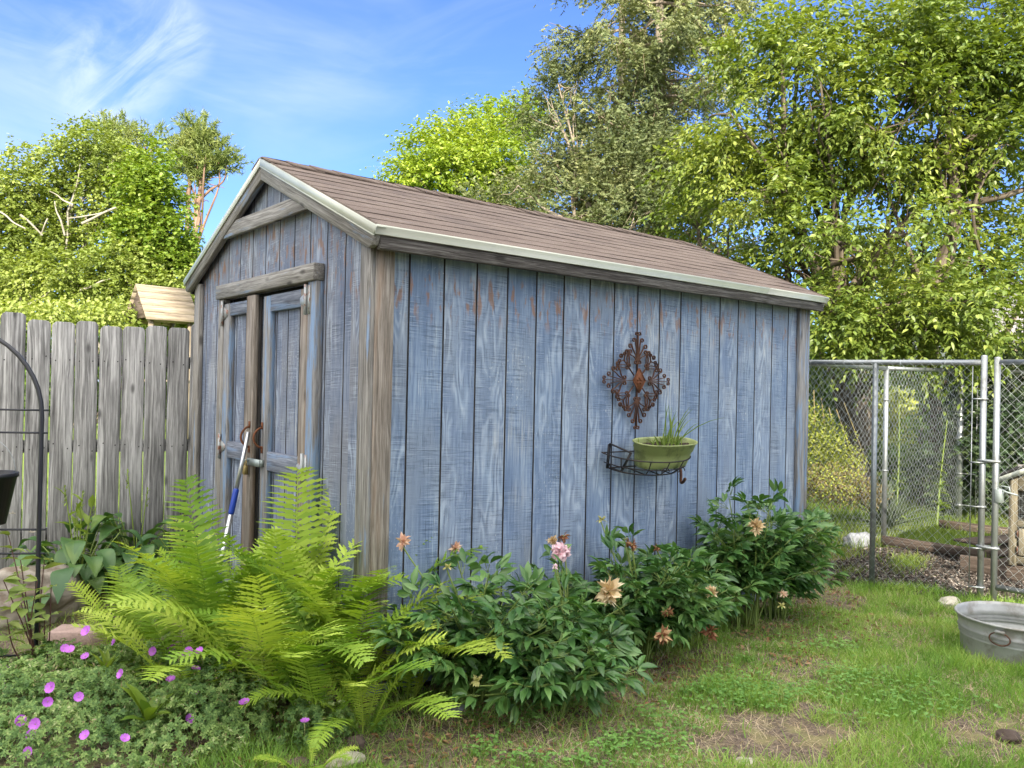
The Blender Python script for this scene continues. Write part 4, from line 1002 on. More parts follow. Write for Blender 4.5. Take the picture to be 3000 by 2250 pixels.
m.board(hp(.136, -.010, zl+.095), hp(HWd/2-.031, -.010, zl+.095), Z*.05, Vv*.022); m.board(hp(.136, -.010, .42), hp(HWd/2-.031, -.010, .42), Z*.05, Vv*.022)
hd = m.build('door', M['old_wood'], hut, gr=True, bevel=.003)
grid(hd, .136, HWd/2-.03, zl+.12, .40, -.005)
m = MB()
for z in (zl+.11, .40): m.tube([hp(.066, -.022, z-.03), hp(.066, -.022, z+.03)], .006, 6)
m.build('hinge', M['rust'], hd)
bb = MB(); bb.board(hp(-.35, .04, .085), hp(1.3, .04, .085), Z*.16, Vv*.05); tag(bb.build('base_timber', M['plank'], None, gr=True, bevel=.004), 'dark brown timber lying along the ground under the hutch', 'timber')

# raised bed boards and planks
def lay(name, label, cat, a, b, wv, tv, mat='plank', group=None):
    m = MB(); m.board(a, b, wv, tv); return tag(m.build(name, M[mat], None, gr=True, bevel=.003), label, cat, group)
rb = thing('raised_bed', 'low brown timber raised bed frame with grass inside', 'garden bed', (6.2, .2, .04))
m = MB(); m.board((5.93, .50, .09), (6.02, -.43, .09), Z*.085, np.array([.035, 0, 0])); m.build('side_board', M['plank'], rb, gr=True, bevel=.003)
m = MB(); m.board((6.04, -.41, .09), (7.4, -.33, .10), Z*.085, np.array([0, .035, 0])); m.build('side_board', M['plank'], rb, gr=True, bevel=.003)
m = MB(); m.board((7.42, -.36, .12), (7.3, .56, .12), Z*.085, np.array([.035, 0, 0])); m.build('side_board', M['plank'], rb, gr=True, bevel=.003)
lay('plank', 'pale flat plank lying across the corner of the raised bed', 'plank', (6.02, -.22, .172), (6.75, -.42, .175), np.array([.07, .24, 0]), Z*.022)
lay('plank', 'narrow plank propped beside the raised bed corner', 'plank', (6.0, -.50, .11), (6.75, -.60, .165), np.array([.02, .10, 0]), Z*.03)
lay('plank', 'dark sloping ramp plank leading up to the hutch', 'plank', (5.55, -.48, .02), (6.05, -.86, .20), np.array([.09, .12, 0]), Z*.025)

# ================================================================== WASH TUB
tc = gnd(2985, 1925)
tubt = thing('wash_tub', 'round galvanized wash tub with wire ring handle on the grass', 'wash tub', tc)
Rt = .325; Ht = .235
prof = [(0, .012), (.286, .012), (.290, .0), (.294, .002), (.297, .015), (.302, .112), (.309, .121), (.299, .130), (.312, .139), (.302, .148), (.315, .157), (.306, .166), (.317, .205), (.322, .222), (.330, .226), (.333, .233), (.328, .239), (.321, .236), (.316, .220), (.311, .19), (.301, .166), (.310, .157), (.297, .148), (.307, .139), (.294, .130), (.304, .121), (.296, .11), (.288, .02), (0, .016)]
mb = MB(); mb.lathe(tc, prof, 72); mb.build('tub_body', M['tub'], tubt, smooth=True)
va = math.atan2(CAM[1]-tc[1], CAM[0]-tc[0])
for da in (-.28, math.pi-.28):
    a = va+da; er = np.array([math.cos(a), math.sin(a), 0]); et = np.array([-math.sin(a), math.cos(a), 0]); c = tc+er*.322+np.array([0, 0, .165])
    mb = MB(); mb.tube([c+er*(.008-.0*k)+et*.052*math.cos(k)+np.array([0, 0, .035*math.sin(k)]) for k in np.linspace(0, 2*math.pi, 25)[:-1]], .0042, 6, closed=True); mb.build('ring_handle', M['rust'], tubt, smooth=True)
    mb = MB(); mb.board(c+et*-.026+np.array([0, 0, .036])+er*.004, c+et*.026+np.array([0, 0, .036])+er*.004, Z*.018, er*.018); mb.build('handle_lug', M['tub'], tubt, bevel=.004)

# ================================================================== STONES AND BRICK
bp = gnd(85, 1815); rk_ = rock(bp+np.array([0, .0, .12]), (.26, .20, .20), 3, 5, .35); tag(rk_.build('boulder', M['boulder'], smooth=True), 'large pale boulder at the foot of the picket fence', 'boulder')
bc = gnd(243, 1885)
mb = MB(); bx = norm(np.array([RT[0], RT[1], 0])*1.0+.05*np.array([FW[0], FW[1], 0])); by = np.array([-bx[1], bx[0], 0])
mb.board(bc-bx*.15+Z*.04, bc+bx*.16+Z*.04, by*.15, Z*.085); tag(mb.build('paver_block', M['brick'], None, bevel=.006), 'pinkish concrete paver block behind the purple geraniums', 'paver')
for (px, py, r, mat, lab, sd) in ((1042, 2192, (.045, .04, .035), 'stone_brown', 'round brown stone at the edge of the fern bed', 5), (1012, 2240, (.075, .05, .03), 'stone_pale', 'pale flat stone beside the round brown stone', 8),
                                  (870, 2245, (.05, .04, .02), 'stone_brown', 'small flat brown stone under the fern at the bed edge', 12), (2185, 2236, (.045, .035, .012), 'stone_pale', 'thin cream stone lying on the bare lawn patch', 14),
                                  (2955, 2168, (.055, .045, .03), 'stone_brown', 'dark brown clod of earth on the lawn below the tub', 17), (2515, 1600, (.17, .13, .09), 'stone_grey', 'smooth grey stone behind the chain-link panel', 21),
                                  (2785, 1775, (.11, .07, .04), 'stone_pale', 'pale stone at the grass edge before the gate', 25), (1330, 2085, (.06, .05, .02), 'stone_grey', 'flat grey stone half hidden under the peonies', 28)):
    c = gnd(px, py); tag(rock(c+np.array([0, 0, r[2]*.45]), r, sd, 4, .3).build('stone', M[mat], smooth=True), lab, 'stone', None)

# ================================================================== FERNS
def frond(mb, base, az, e0, bend, L, seed, width=.135, twist=0.0, tipcurl=0.0):
    r = np.random.RandomState(seed); n = 40; s = np.linspace(0, 1, n); el = e0-bend*s**1.6-tipcurl*np.clip(s-.75, 0, 1)*4
    az_ = az+r.uniform(-.25, .25)*s**2
    d = np.stack([np.cos(el)*np.cos(az_), np.cos(el)*np.sin(az_), np.sin(el)], 1)
    P = base+np.concatenate([[np.zeros(3)], np.cumsum(d[:-1]*(L/(n-1)), 0)])
    side0 = np.array([-math.sin(az), math.cos(az), 0.0])
    mb.tube(P, np.linspace(.0042, .0010, n), 5, cap=False)
    npn = 36; sp = np.linspace(.10, .992, npn)
    for sg in (-1, 1):
        sj = np.clip(sp+r.randn(npn)*.004, .02, .995); ii = sj*(n-1); i0 = np.clip(ii.astype(int), 0, n-2); f = (ii-i0)[:, None]
        p = P[i0]*(1-f)+P[i0+1]*f; t = norm(d[i0]*(1-f)+d[i0+1]*f)
        prof = np.where(sj < .62, (np.clip((sj-.05)/.57, 0.02, 1))**.75, np.sqrt(np.clip(1-((sj-.62)/.40)**2, 0.003, 1)))
        wl = width*1.22*L*prof*(1+.08*r.randn(npn))+.004
        nn = norm(np.cross(t, side0)); sd = norm(np.cross(nn, t))
        a = twist+.16*r.randn(npn)
        side = sd*sg*np.cos(a)[:, None]+nn*(.22+.1*r.randn(npn)[:, None])*1.0
        D = norm(side+t*(.22+.25*sj)[:, None]); Nn = norm(np.cross(D, t)*(-sg))
        pw = L*.031*(0.6+.4*prof)
        K = 9; u = np.linspace(0, 1, K); drop = -.30*u**2
        zig = np.where(np.arange(K) % 2 == 0, 1.0, .50)*np.clip(1.08-u**1.7, .05, 1); zig[0] = .45
        ctr = p[:, None]+D[:, None]*(wl[:, None]*u)[:, :, None]+np.array([0, 0, 1.])*((wl[:, None]*drop)[:, :, None])*.55
        T2 = norm(np.cross(Nn, D)); off = (pw[:, None]*zig)[:, :, None]*T2[:, None]*.5+D[:, None]*(pw[:, None]*.35*(np.arange(K) % 2 == 0))[:, :, None]
        A = ctr+off; B = ctr-off+0*off; V = np.stack([A, B], 2).reshape(npn, 2*K, 3)
        F = np.array([[2*k, 2*k+2, 2*k+3, 2*k+1] for k in range(K-1)])
        mb.add(V.reshape(-1, 3), (F[None]+(np.arange(npn)*2*K)[:, None, None]).reshape(-1, 4))
def fern(base, label, seed, nf, L, e=(60, 82), extra=(), bend=(.5, 1.5)):
    r = np.random.RandomState(seed); base = np.array([base[0], base[1], float(gz(base[0], base[1]))])
    t = thing('ostrich_fern', label, 'fern', base, 'ferns in front of the shed doors')
    for k in range(nf):
        az = 2*math.pi*k/nf+r.uniform(-.35, .35); mb = MB(); el = R(r.uniform(*e))
        frond(mb, base+np.array([.035*math.cos(az), .035*math.sin(az), 0]), az, el, r.uniform(*bend), L*r.uniform(.72, 1.08), seed*100+k, .135, r.uniform(-.25, .25), r.uniform(0, .25)); mb.build('frond', M['fern'], t)
    for (az, el, bd, LL, w_) in extra:
        mb = MB(); frond(mb, base, R(az), R(el), bd, LL, seed*77+int(az), w_); mb.build('frond', M['fern'], t)
    return t
BACK = math.degrees(YAW)   # pointing away from the viewer
fern((-.19, .33), 'tall upright light green fern standing in front of the right shed door', 2, 10, .90, (66, 84), ((70, 80, -.10, 1.06, .150), (10, 80, .15, .96, .14), (190, 74, .5, .9, .14)), (.15, .9))
fern((-.50, .58), 'light green fern in front of the left door beside the pole', 3, 10, .88, (64, 84), ((100, 76, .10, 1.02, .14), (215, 70, .6, .8, .15), (300, 72, .5, .85, .14)), (.15, .9))
fern((-.78, .90), 'leftmost light green fern beside the boulder and hosta', 4, 10, .48, (58, 80), ((140, 62, .35, .56, .18), (100, 72, .15, .55, .19), (50, 70, .2, .58, .18)), (.3, .9))
fern((-.42, .12), 'arching fern with drooping fronds at the front of the bed', 5, 11, .86, (58, 80), ((240, 66, .8, .85, .15),), (.5, 1.5))
fern((-.06, -.02), 'fern with long fronds reaching forward beside the peonies', 6, 10, .82, (56, 80), ((-60, 60, 1.3, .66, .14),), (.5, 1.6))
fern((.00, .20), 'dark arching fern close against the near corner board of the shed', 7, 10, .86, (62, 82), ((-20, 66, 1.1, 1.0, .13),), (.3, 1.2))
fern((-.30, -.16), 'fern with long low fronds leaning over the lawn edge', 12, 10, .74, (48, 76), (), (.6, 1.7))
fern((.16, -.12), 'fern pressed between the corner board and the first peony', 13, 11, .74, (58, 80), (), (.4, 1.5))
fern((-.16, -.30), 'small fern with drooping bright fronds at the right front of the fern bed', 14, 9, .58, (44, 72), (), (.7, 1.7))
fern((-.66, .36), 'low spreading fern between the geraniums and the tall ferns', 8, 9, .66, (52, 78), (), (.4, 1.4))
g_ = gnd(905, 2265); fern(g_, 'small bright young fern at the bottom edge beside the stones', 9, 6, .22, (30, 60), (), (.5, 1.2))
g_ = gnd(470, 2000); fern((g_[0]+.02, g_[1]+.1), 'small yellow-green fern sprouting among the purple geraniums', 10, 6, .36, (60, 80), (), (.5, 1.2))

# ================================================================== HOSTAS
def hosta(base, label, seed, n, Ls, stalks, young=0):
    r = np.random.RandomState(seed); base = np.array([base[0], base[1], float(gz(base[0], base[1]))])
    t = thing('hosta', label, 'hosta', base, 'hostas between the fence and the shed')
    mb = MB(); st = MB()
    U_ = np.linspace(0, 1, 9); Wp = np.array([.08, .62, .94, 1.0, .95, .80, .57, .27, .0])
    for k in range(n):
        az = r.uniform(0, 2*math.pi); h = r.uniform(.10, .46)*Ls/.20; el = math.radians(r.uniform(15, 80)); out = np.array([math.cos(az), math.sin(az), 0])
        tip = base+out*(h*math.cos(el)*.95+.03)+np.array([0, 0, h*math.sin(el)+.05])
        st.tube(spline([base+out*.02, (base+tip)/2+np.array([0, 0, .04]), tip], 4), .004, 5, cap=False)
        L = Ls*r.uniform(.7, 1.1); Wd = L*r.uniform(.50, .62); pit = r.uniform(-.1, .5)
        S_ = np.array([-out[1], out[0], 0])+np.array([0, 0, r.uniform(-.25, .25)]); S_ /= np.linalg.norm(S_); V = []
        for i_, (u, wv) in enumerate(zip(U_, Wp)):
            c = tip+out*L*(u-.12*u*u)+np.array([0, 0, L*(pit*u-.75*u*u)])
            for v in (-1, -.5, 0, .5, 1): V.append(c+S_*Wd*.5*wv*v+np.array([0, 0, L*(.10*abs(v)*wv+.012*(abs(v) == .5)-.018*math.sin(u*9)*abs(v))]))
        F = [[5*i_+q, 5*i_+q+1, 5*i_+q+6, 5*i_+q+5] for i_ in range(8) for q in range(4)]; mb.add(V, F)
    mb.build('foliage', M['hosta'], t, smooth=True); st.build('leaf_stalks', M['stem'], t)
    for (dx, dy, h, ly) in stalks:
        sm = MB(); P = spline([base, base+np.array([dx*.4, dy*.4, h*.5]), base+np.array([dx, dy, h])], 6); sm.tube(P, np.linspace(.006, .003, len(P)), 6)
        pp = []; dd = []
        for q in range(9): pp.append(P[-1]-np.array([0, 0, .012*q])*1.2); a = r.uniform(0, 6.28); dd.append([math.cos(a)*.6, math.sin(a)*.6, .8])
        leaves(sm, pp, dd, np.tile([0.1, .1, 1], (9, 1)), .032, .011, T_LEAF)
        if ly:
            pp = [P[int(len(P)*f)] for f in (.5, .62, .75, .85)]; dd = [[r.randn(), r.randn(), .8] for _ in pp]; leaves(sm, pp, dd, np.tile([0, .1, 1.], (4, 1)), .10, .045, T_LEAF)
        sm.build('flower_stalk', M['hosta_young'], t)
hosta((-.40, 2.36), 'dark green hosta between the picket fence and the shed corner', 1, 85, .20, ((-.05, .1, .75, 0), (.08, .1, .62, 0)))
hosta((-.78, 2.22), 'hosta with yellow-green flower stalks behind the leftmost fern', 2, 70, .20, ((.02, .03, .66, 1), (-.08, .03, .70, 1), (.07, -.02, .62, 1), (.0, .08, .58, 1)))
hosta((-.16, 2.02), 'dark hosta tucked against the left corner board of the shed', 3, 34, .19, ())

# ================================================================== PEONIES
def leafset(rec, p, d, r, L=.095, nl=9):
    """one compound peony leaf: stalk then leaflets in threes"""
    d = norm(d); up = norm(np.array([0, 0, 1.])+.35*r.randn(3)); S_ = norm(np.cross(up, d)); up = np.cross(d, S_)
    for (a, off) in ((0, 1.0), (.75, .62), (-.75, .62)):
        dd = norm(d*math.cos(a)+S_*math.sin(a)); q = p+d*.05+dd*L*.42*off
        rec['st'].append((p+d*.02, q))
        for b in ((0, .55, -.55) if nl > 5 else (0, .5)):
            b += r.randn()*.12; e = norm(dd*math.cos(b)+S_*math.sin(b)+up*r.uniform(-.35, .25)-np.array([0, 0, .18]))
            rec['P'].append(q+e*.004); rec['D'].append(e); rec['N'].append(up+.3*r.randn(3)); rec['L'].append(L*r.uniform(.75, 1.12)*(1.05 if b == 0 else .86))
def peony(base, label, seed, ns, H, spread, lean=(0, 0), mat='peony'):
    r = np.random.RandomState(seed); base = np.array([base[0], base[1], float(gz(base[0], base[1]))])
    t = thing('peony_bush', label, 'peony', base, 'peonies along the blue shed wall'); rec = dict(P=[], D=[], N=[], L=[], st=[]); st = MB()
    for k in range(ns):
        az = r.uniform(0, 2*math.pi); rr = spread*math.sqrt(r.uniform(.02, 1)); b = base+np.array([.09*math.cos(az)*r.rand(), .09*math.sin(az)*r.rand(), 0])
        tip = base+np.array([rr*math.cos(az)+lean[0], rr*math.sin(az)+lean[1], H*(1.05-.55*(rr/spread)**2)*r.uniform(.72, 1.08)])
        tip[1] = min(tip[1], -.05)
        tip[2] = max(tip[2], float(gz(tip[0], tip[1]))+.12)
        mid = (b+tip)/2+np.array([-(tip[0]-b[0])*.15, -(tip[1]-b[1])*.15, H*.10]); P = spline([b, mid, tip], 8); st.tube(P, np.linspace(.0055, .003, len(P)), 5, cap=False)
        nlv = r.randint(6, 9); n = len(P)
        for q in range(nlv):
            f = .34+.66*q/(nlv-1); p = P[min(n-1, int(f*(n-1)))]; tg = P[min(n-1, int(f*(n-1))+1)]-P[max(0, int(f*(n-1))-1)]; tg = norm(tg)
            a = 2.4*q+az+r.uniform(-.4, .4); d = norm(np.array([math.cos(a), math.sin(a), 0])+tg*(.45 if q < nlv-1 else 1.3)+np.array([0, 0, .10]))
            if p[1]+d[1]*.16 > -.02: d[1] = -abs(d[1])
            leafset(rec, p, d, r, .105 if q > 1 else .12)
    P = np.array(rec['P']); P[:, 1] = np.minimum(P[:, 1], -.03); P[:, 2] = np.maximum(P[:, 2], gz(P[:, 0], P[:, 1])+.02)
    D = np.array(rec['D']); D[:, 1] = np.where(P[:, 1] > -.10, -np.abs(D[:, 1]), D[:, 1]); D[:, 2] = np.where(P[:, 2] < .08, np.abs(D[:, 2])*.3, D[:, 2])
    mb = MB(); L_ = np.array(rec['L']); leaves(mb, P, D, rec['N'], L_, L_*np.random.RandomState(seed).uniform(.28, .40, len(L_)), T_LANCE); mb.build('foliage', M[mat], t)
    for a, b in rec['st']: st.tube([a, b], .0016, 3, cap=False)
    st.build('stems', M['stem'], t)
    return t, base
PE = {}
for (x, y, lab, sd, ns, H, sp, ln) in ((.42, -.34, 'peony bush with glossy dark leaves next to the ferns', 11, 26, .62, .46, (.0, -.08)),
                                        (.92, -.38, 'peony bush sprawling forward under the pale pink bloom', 12, 26, .56, .44, (.0, -.05)),
                                        (1.46, -.36, 'peony bush in the middle of the row bearing the large tan bloom', 13, 24, .60, .44, (.0, -.05)),
                                        (1.98, -.33, 'low peony bush under the planter with browned flower heads', 14, 22, .50, .40, (0, -.03)),
                                        (2.52, -.33, 'tall dense peony bush under the right part of the blue wall', 15, 30, .80, .38, (0, -.03)),
                                        (2.90, -.29, 'dense peony bush reaching over the right corner board', 16, 28, .76, .36, (.0, .0)),
                                        (1.74, -.30, 'peony bush filling the row below the rusty wall medallion', 18, 20, .56, .36, (0, -.04)),
                                        (.62, -.62, 'low peony with drooping stems at the front of the bed', 17, 16, .36, .36, (-.02, -.02))):
    PE[sd] = peony((x, y), lab, sd, ns, H, sp, ln)
def bloom(par, base, px, py, d, kind, R_=.035):
    r = np.random.RandomState(int(px)); c = at(px, py, d); base = base.copy()
    st = MB(); P = spline([base+np.array([0, 0, .12]), (base+c)/2+np.array([0, -.03, .06]), c-np.array([0, 0, .02]), c], 8); st.tube(P, np.linspace(.0052, .0030, len(P)), 6); sp_ = st.build('flower_stem', M['stem'], par)
    mb = MB(); n = {'pink': 90, 'tan': 60, 'tan_pink': 34, 'brown': 34, 'pod': 6, 'bud': 16}[kind]
    if kind in ('pink', 'bud'):
        k = np.arange(n); ph = k*2.39996; ct = 1-1.75*(k+.5)/n; s_ = np.sqrt(np.clip(1-ct**2, 0, 1)); dv = np.stack([s_*np.cos(ph), s_*np.sin(ph), ct], 1)+.1*r.randn(n, 3); dv = norm(dv)
        q = c+dv*R_*.62; leaves(mb, q-dv*R_*.15, norm(dv*.8+.8*np.cross(dv, r.randn(n, 3))), dv+.3*r.randn(n, 3), R_*.75, R_*.62, T_LEAF)
        leaves(mb, np.repeat(c[None], n, 0), dv, r.randn(n, 3), R_*.85, R_*.5, T_LEAF)
    elif kind == 'pod':
        for a in np.linspace(0, 6.28, 5)[:-1]: leaves(mb, [c], [[math.cos(a), math.sin(a), .9]], [[0, .1, 1]], R_*1.2, R_*.55, T_LEAF); leaves(mb, [c], [[math.cos(a), math.sin(a), .9]], [[math.sin(a), -math.cos(a), .1]], R_*1.2, R_*.5, T_LEAF)
        a = r.uniform(0, 6.28, 5); leaves(mb, np.repeat(c[None], 5, 0), np.stack([np.cos(a), np.sin(a), -.2+0*a], 1), np.tile([0, 0, 1.], (5, 1)), R_*1.3, R_*.6, T_LEAF)
    else:
        dv = norm(r.randn(n, 3)+np.array([0, -.2, .25 if kind != 'brown' else -.5])); leaves(mb, c+dv*R_*.1, dv, r.randn(n, 3), R_*r.uniform(.7, 1.25, n), R_*r.uniform(.25, .55, n), T_LEAF)
    nm = {'pink': 'pink_bloom', 'bud': 'bud'}.get(kind, 'withered_bloom' if kind != 'pod' else 'seed_pod')
    o = mb.build(nm, M['pink' if kind == 'bud' else kind], par)
for (sd, px, py, d, kind, rr) in ((11, 1180, 1588, 3.92, 'tan_pink', .040), (11, 1335, 1607, 4.25, 'tan_pink', .036), (11, 1312, 1662, 4.15, 'pod', .022), (12, 1643, 1618, 4.35, 'pink', .052), (12, 1627, 1661, 4.30, 'bud', .016),
                                  (12, 1618, 1583, 4.38, 'tan', .026), (12, 1652, 1572, 4.40, 'brown', .032), (13, 1763, 1524, 4.7, 'pod', .030), (13, 1838, 1590, 4.55, 'brown', .024), (13, 1853, 1597, 4.52, 'brown', .032), (13, 1832, 1582, 4.78, 'pod', .02),
                                  (13, 1782, 1733, 4.30, 'tan', .062), (14, 1924, 1602, 4.72, 'brown', .028), (14, 1903, 1693, 4.75, 'pod', .028), (15, 2215, 1542, 5.05, 'tan', .046), (14, 2083, 1735, 4.62, 'tan', .030), (14, 1958, 1790, 4.55, 'brown', .034),
                                  (13, 1785, 1888, 4.15, 'pod', .026), (17, 1398, 1995, 3.85, 'pod', .030), (16, 2292, 1740, 5.3, 'tan_pink', .028), (16, 2290, 1775, 5.2, 'pod', .024), (16, 2317, 1570, 5.5, 'bud', .014), (11, 1238, 1590, 4.25, 'pod', .02),
                                  (12, 1540, 1685, 4.25, 'pod', .026), (14, 2080, 1850, 4.6, 'brown', .05), (13, 1940, 1860, 4.4, 'brown', .045)):
    bloom(PE[sd][0], PE[sd][1], px, py, d-(.12 if py < 1625 else .36), kind, rr*(1.0 if kind != 'tan' else 1.1))

# ================================================================== GERANIUMS
def geranium(base, label, seed, rad, H, nl, flowers, group='purple geraniums in the corner bed'):
    r = np.random.RandomState(seed); base = np.array([base[0], base[1], float(gz(base[0], base[1]))]); t = thing('geranium', label, 'geranium', base, group)
    P = []; D = []; N = []; L = []; Wd = []
    a = r.uniform(0, 2*math.pi, nl); q = np.sqrt(r.uniform(0, 1, nl)); f = r.uniform(0, 1, nl)**.5
    lump = 1+.18*np.sin(a*3+seed)+.12*np.sin(a*7+q*5)
    X = base[0]+rad*q*np.cos(a)*lump; Y = base[1]+rad*q*np.sin(a)*lump; Zt = gz(X, Y)+H*(1-.80*q**3.2)*(.86+.14*np.sin(X*13)*np.cos(Y*11))*f**.6
    out = np.stack([np.cos(a)*q, np.sin(a)*q, np.zeros(nl)], 1)
    for i_ in range(nl):
        nn = norm(np.array([0, 0, 1.])+.7*out[i_]+.45*r.randn(3)-.3*FW); u = norm(np.cross(nn, r.randn(3))); v = np.cross(nn, u); sz = r.uniform(.017, .032); c = np.array([X[i_], Y[i_], Zt[i_]])
        for k in range(6):
            an = (k-2.5)*.85+r.randn()*.08; d = u*math.cos(an)+v*math.sin(an)
            P.append(c); D.append(d-.15*nn); N.append(nn); L.append(sz*(1.15-.1*abs(k-2.5))); Wd.append(sz*.42)
    mb = MB(); leaves(mb, P, D, N, L, Wd, T_SPRIG)
    st = MB(); ii = r.choice(nl, min(nl, 260), False)
    for i_ in ii: c = np.array([X[i_], Y[i_], Zt[i_]]); b = np.array([base[0]+(c[0]-base[0])*.6, base[1]+(c[1]-base[1])*.6, float(gz(c[0], c[1]))]); st.tube([b, (b+c)/2+r.randn(3)*.012, c], .0012, 3, cap=False)
    st.build('stems', M['stem'], t)
    m = nl//5; ii = r.choice(nl, m); c = np.stack([X[ii], Y[ii], Zt[ii]+.015*r.rand(m)], 1)+.012*r.randn(m, 3); leaves(mb, c, r.randn(m, 3)+[0, 0, .8], r.randn(m, 3), r.uniform(.012, .026, m), r.uniform(.005, .009, m), T_DIA, 1); mb.build('foliage', [M['geranium'], M['geranium_dry']], t)
    for (px, py) in flowers:
        d = None
        for dd in np.arange(2.9, 4.6, .015):   # where that line of sight meets the mound
            p = at(px, py, dd); qq = math.hypot(p[0]-base[0], p[1]-base[1])/rad
            if p[2] < float(gz(p[0], p[1]))+H*max(0, 1-.80*min(qq, 1.05)**3.2)*.92 and qq < 1.2: d = dd-.07; break
        if d is None:
            d = float((base-CAM)@FW)-rad*.55
        c = at(px, py, d); nn = norm(np.array([0, 0, .75])-.9*FW+.5*r.randn(3)); u = norm(np.cross(nn, r.randn(3))); v = np.cross(nn, u); fb = MB(); R_ = r.uniform(.0175, .022)
        for k in range(5):
            an = k*1.2566; dv = u*math.cos(an)+v*math.sin(an); sv = -u*math.sin(an)+v*math.cos(an); V = []
            for (uu, ww) in ((.06, .12), (.45, .62), (.85, .80), (1.0, .42)):
                for s_ in (-1, 0, 1): V.append(c+dv*R_*uu*(1-.05*(s_ == 0)*(uu == 1))+sv*R_*ww*s_*.66+nn*R_*(.42*uu*uu+.10*abs(s_)))
            fb.add(V, [[3*i_+s_, 3*i_+s_+1, 3*i_+s_+4, 3*i_+s_+3] for i_ in range(3) for s_ in range(2)])
        fo = fb.build('flower', M['petal'], t, smooth=True)
        sb = MB(); sb.tube([c-nn*.001, c+nn*.004], .0016, 5); sb.tube([c, c-nn*.03-Z*.03], .001, 3); sb.build('flower_centre', M['pod'], fo)
geranium((-1.13, .53), 'large clump of purple-flowered geranium at the lower left', 1, .64, .30, 4400,
         [(255, 1850), (190, 1900), (250, 1925), (338, 1877), (450, 1908), (356, 1975), (555, 1908), (585, 1910), (527, 1923), (585, 1935), (572, 1962), (638, 1975), (690, 1977), (500, 1993), (570, 2035), (150, 2015), (230, 2042), (140, 2055), (57, 2110), (105, 2122), (90, 2155), (250, 2155), (365, 2165), (85, 2202), (553, 2107), (505, 1900), (205, 1905)])
geranium((-.66, .16), 'geranium clump spreading along the front of the ferns', 2, .42, .28, 1700, [(716, 2060)])
geranium((-1.52, 1.12), 'geranium at the foot of the trellis near the left edge', 3, .28, .22, 700, [(12, 1960), (5, 2003), (3, 1985)])
geranium((-.36, -.22), 'small geranium sprig beside the brown stone', 4, .15, .22, 200, [(893, 2115)])
def rosette(base, label, seed, n, L, W_, cat='weed', name='dock_weed', mat='vine', e=(25, 75), group=None):
    r = np.random.RandomState(seed); t = thing(name, label, cat, base, group); mb = MB(); a = np.arange(n)*2.4+r.randn(n)*.2; el = np.radians(r.uniform(*e, n))
    D = np.stack([np.cos(a)*np.cos(el), np.sin(a)*np.cos(el), np.sin(el)], 1); leaves(mb, np.repeat(np.asarray(base)[None], n, 0), D, np.tile([0.05, .02, 1.], (n, 1))-.4*D, L*r.uniform(.7, 1.1, n), W_, T_LANCE); mb.build('leaves', M[mat], t)
rosette(at(430, 2115, 3.22), 'broad-leaved green weed growing up through the geraniums', 1, 9, .17, .05)
rosette(at(310, 1990, 3.5), 'upright narrow-leaved weed in the back of the geranium clump', 2, 9, .15, .028, 'weed', 'dock_weed', 'vine', (50, 85))
# young shrub on the trellis
def sapling(base, label, seed):
    r = np.random.RandomState(seed); t = thing('young_dogwood', label, 'shrub', base); st = MB(); P = []; D = []
    for (px, py, dd, nb) in ((60, 1640, -.05, 5), (25, 1570, -.12, 5), (110, 1700, -.10, 4), (150, 1720, .0, 3), (10, 1700, -.18, 4), (130, 1640, .04, 3), (60, 1760, -.16, 4), (20, 1810, -.2, 4), (130, 1800, -.06, 4), (95, 1900, -.12, 4)):
        tip = at(px, py, dT+dd); Q = spline([base, (base+tip)/2+r.randn(3)*.03, tip], 6); st.tube(Q, np.linspace(.0045, .002, len(Q)), 5, cap=False)
        for k in range(nb):
            p = Q[-1-int(k*1.6)]
            for s_ in (-1, 1): a = r.uniform(0, 6.28); P.append(p); D.append([math.cos(a)*s_, math.sin(a)*s_, .15+.2*r.randn()])
    st.build('stems', M['twig_red'], t); mb = MB(); n = len(P); leaves(mb, P, D, np.tile([0, 0, 1.], (n, 1))+.3*r.randn(n, 3), r.uniform(.06, .10, n), r.uniform(.032, .05, n), T_LEAF); mb.build('leaves', M['dogwood'], t)
    mb = MB()
    for (px, py) in ((35, 1505), (95, 1560)):
        c = at(px, py, dT-.12); leaves(mb, np.repeat(c[None], 12, 0), norm(np.stack([r.randn(12), r.randn(12), .3+0*r.rand(12)], 1)), r.randn(12, 3), .018, .005, T_DIA)
    mb.build('flower_cluster', M['stone_pale'], t)
sapling(tb+np.array([.02, -.06, 0]), 'thin reddish-stemmed young shrub with pale leaves climbing the trellis', 4)

# ================================================================== YUCCAS, MOUND SHRUB, RANK WEEDS behind the kennel
def blades(base, label, seed, n, L, W_, name, cat, mat, group=None, e=(8, 85)):
    r = np.random.RandomState(seed); base = np.asarray(base, float); t = thing(name, label, cat, base, group); mb = MB()
    for k in range(n):
        a = r.uniform(0, 6.28); el = R(r.uniform(*e)); l = L*r.uniform(.7, 1.1); d = np.array([math.cos(a)*math.cos(el), math.sin(a)*math.cos(el), math.sin(el)]); S_ = norm(np.cross(d, [0, 0, 1.])); up = np.cross(S_, d)
        V = []
        for u, wv in ((0, .6), (.3, 1), (.65, .8), (.9, .35), (1, .02)):
            c = base+np.array([0, 0, .06])+d*l*u-np.array([0, 0, .12*l*u*u]); V += [c-S_*W_*wv/2+up*.006*wv, c-up*.006*wv, c+S_*W_*wv/2+up*.006*wv]
        mb.add(V, [[3*i_+q, 3*i_+q+1, 3*i_+q+4, 3*i_+q+3] for i_ in range(4) for q in (0, 1)])
    mb.build('leaves', M[mat], t)
yb = gnd(2650, 1585); yb[1] += .35; yb = np.array([yb[0]+.35, yb[1], float(gz(yb[0], yb[1]))])
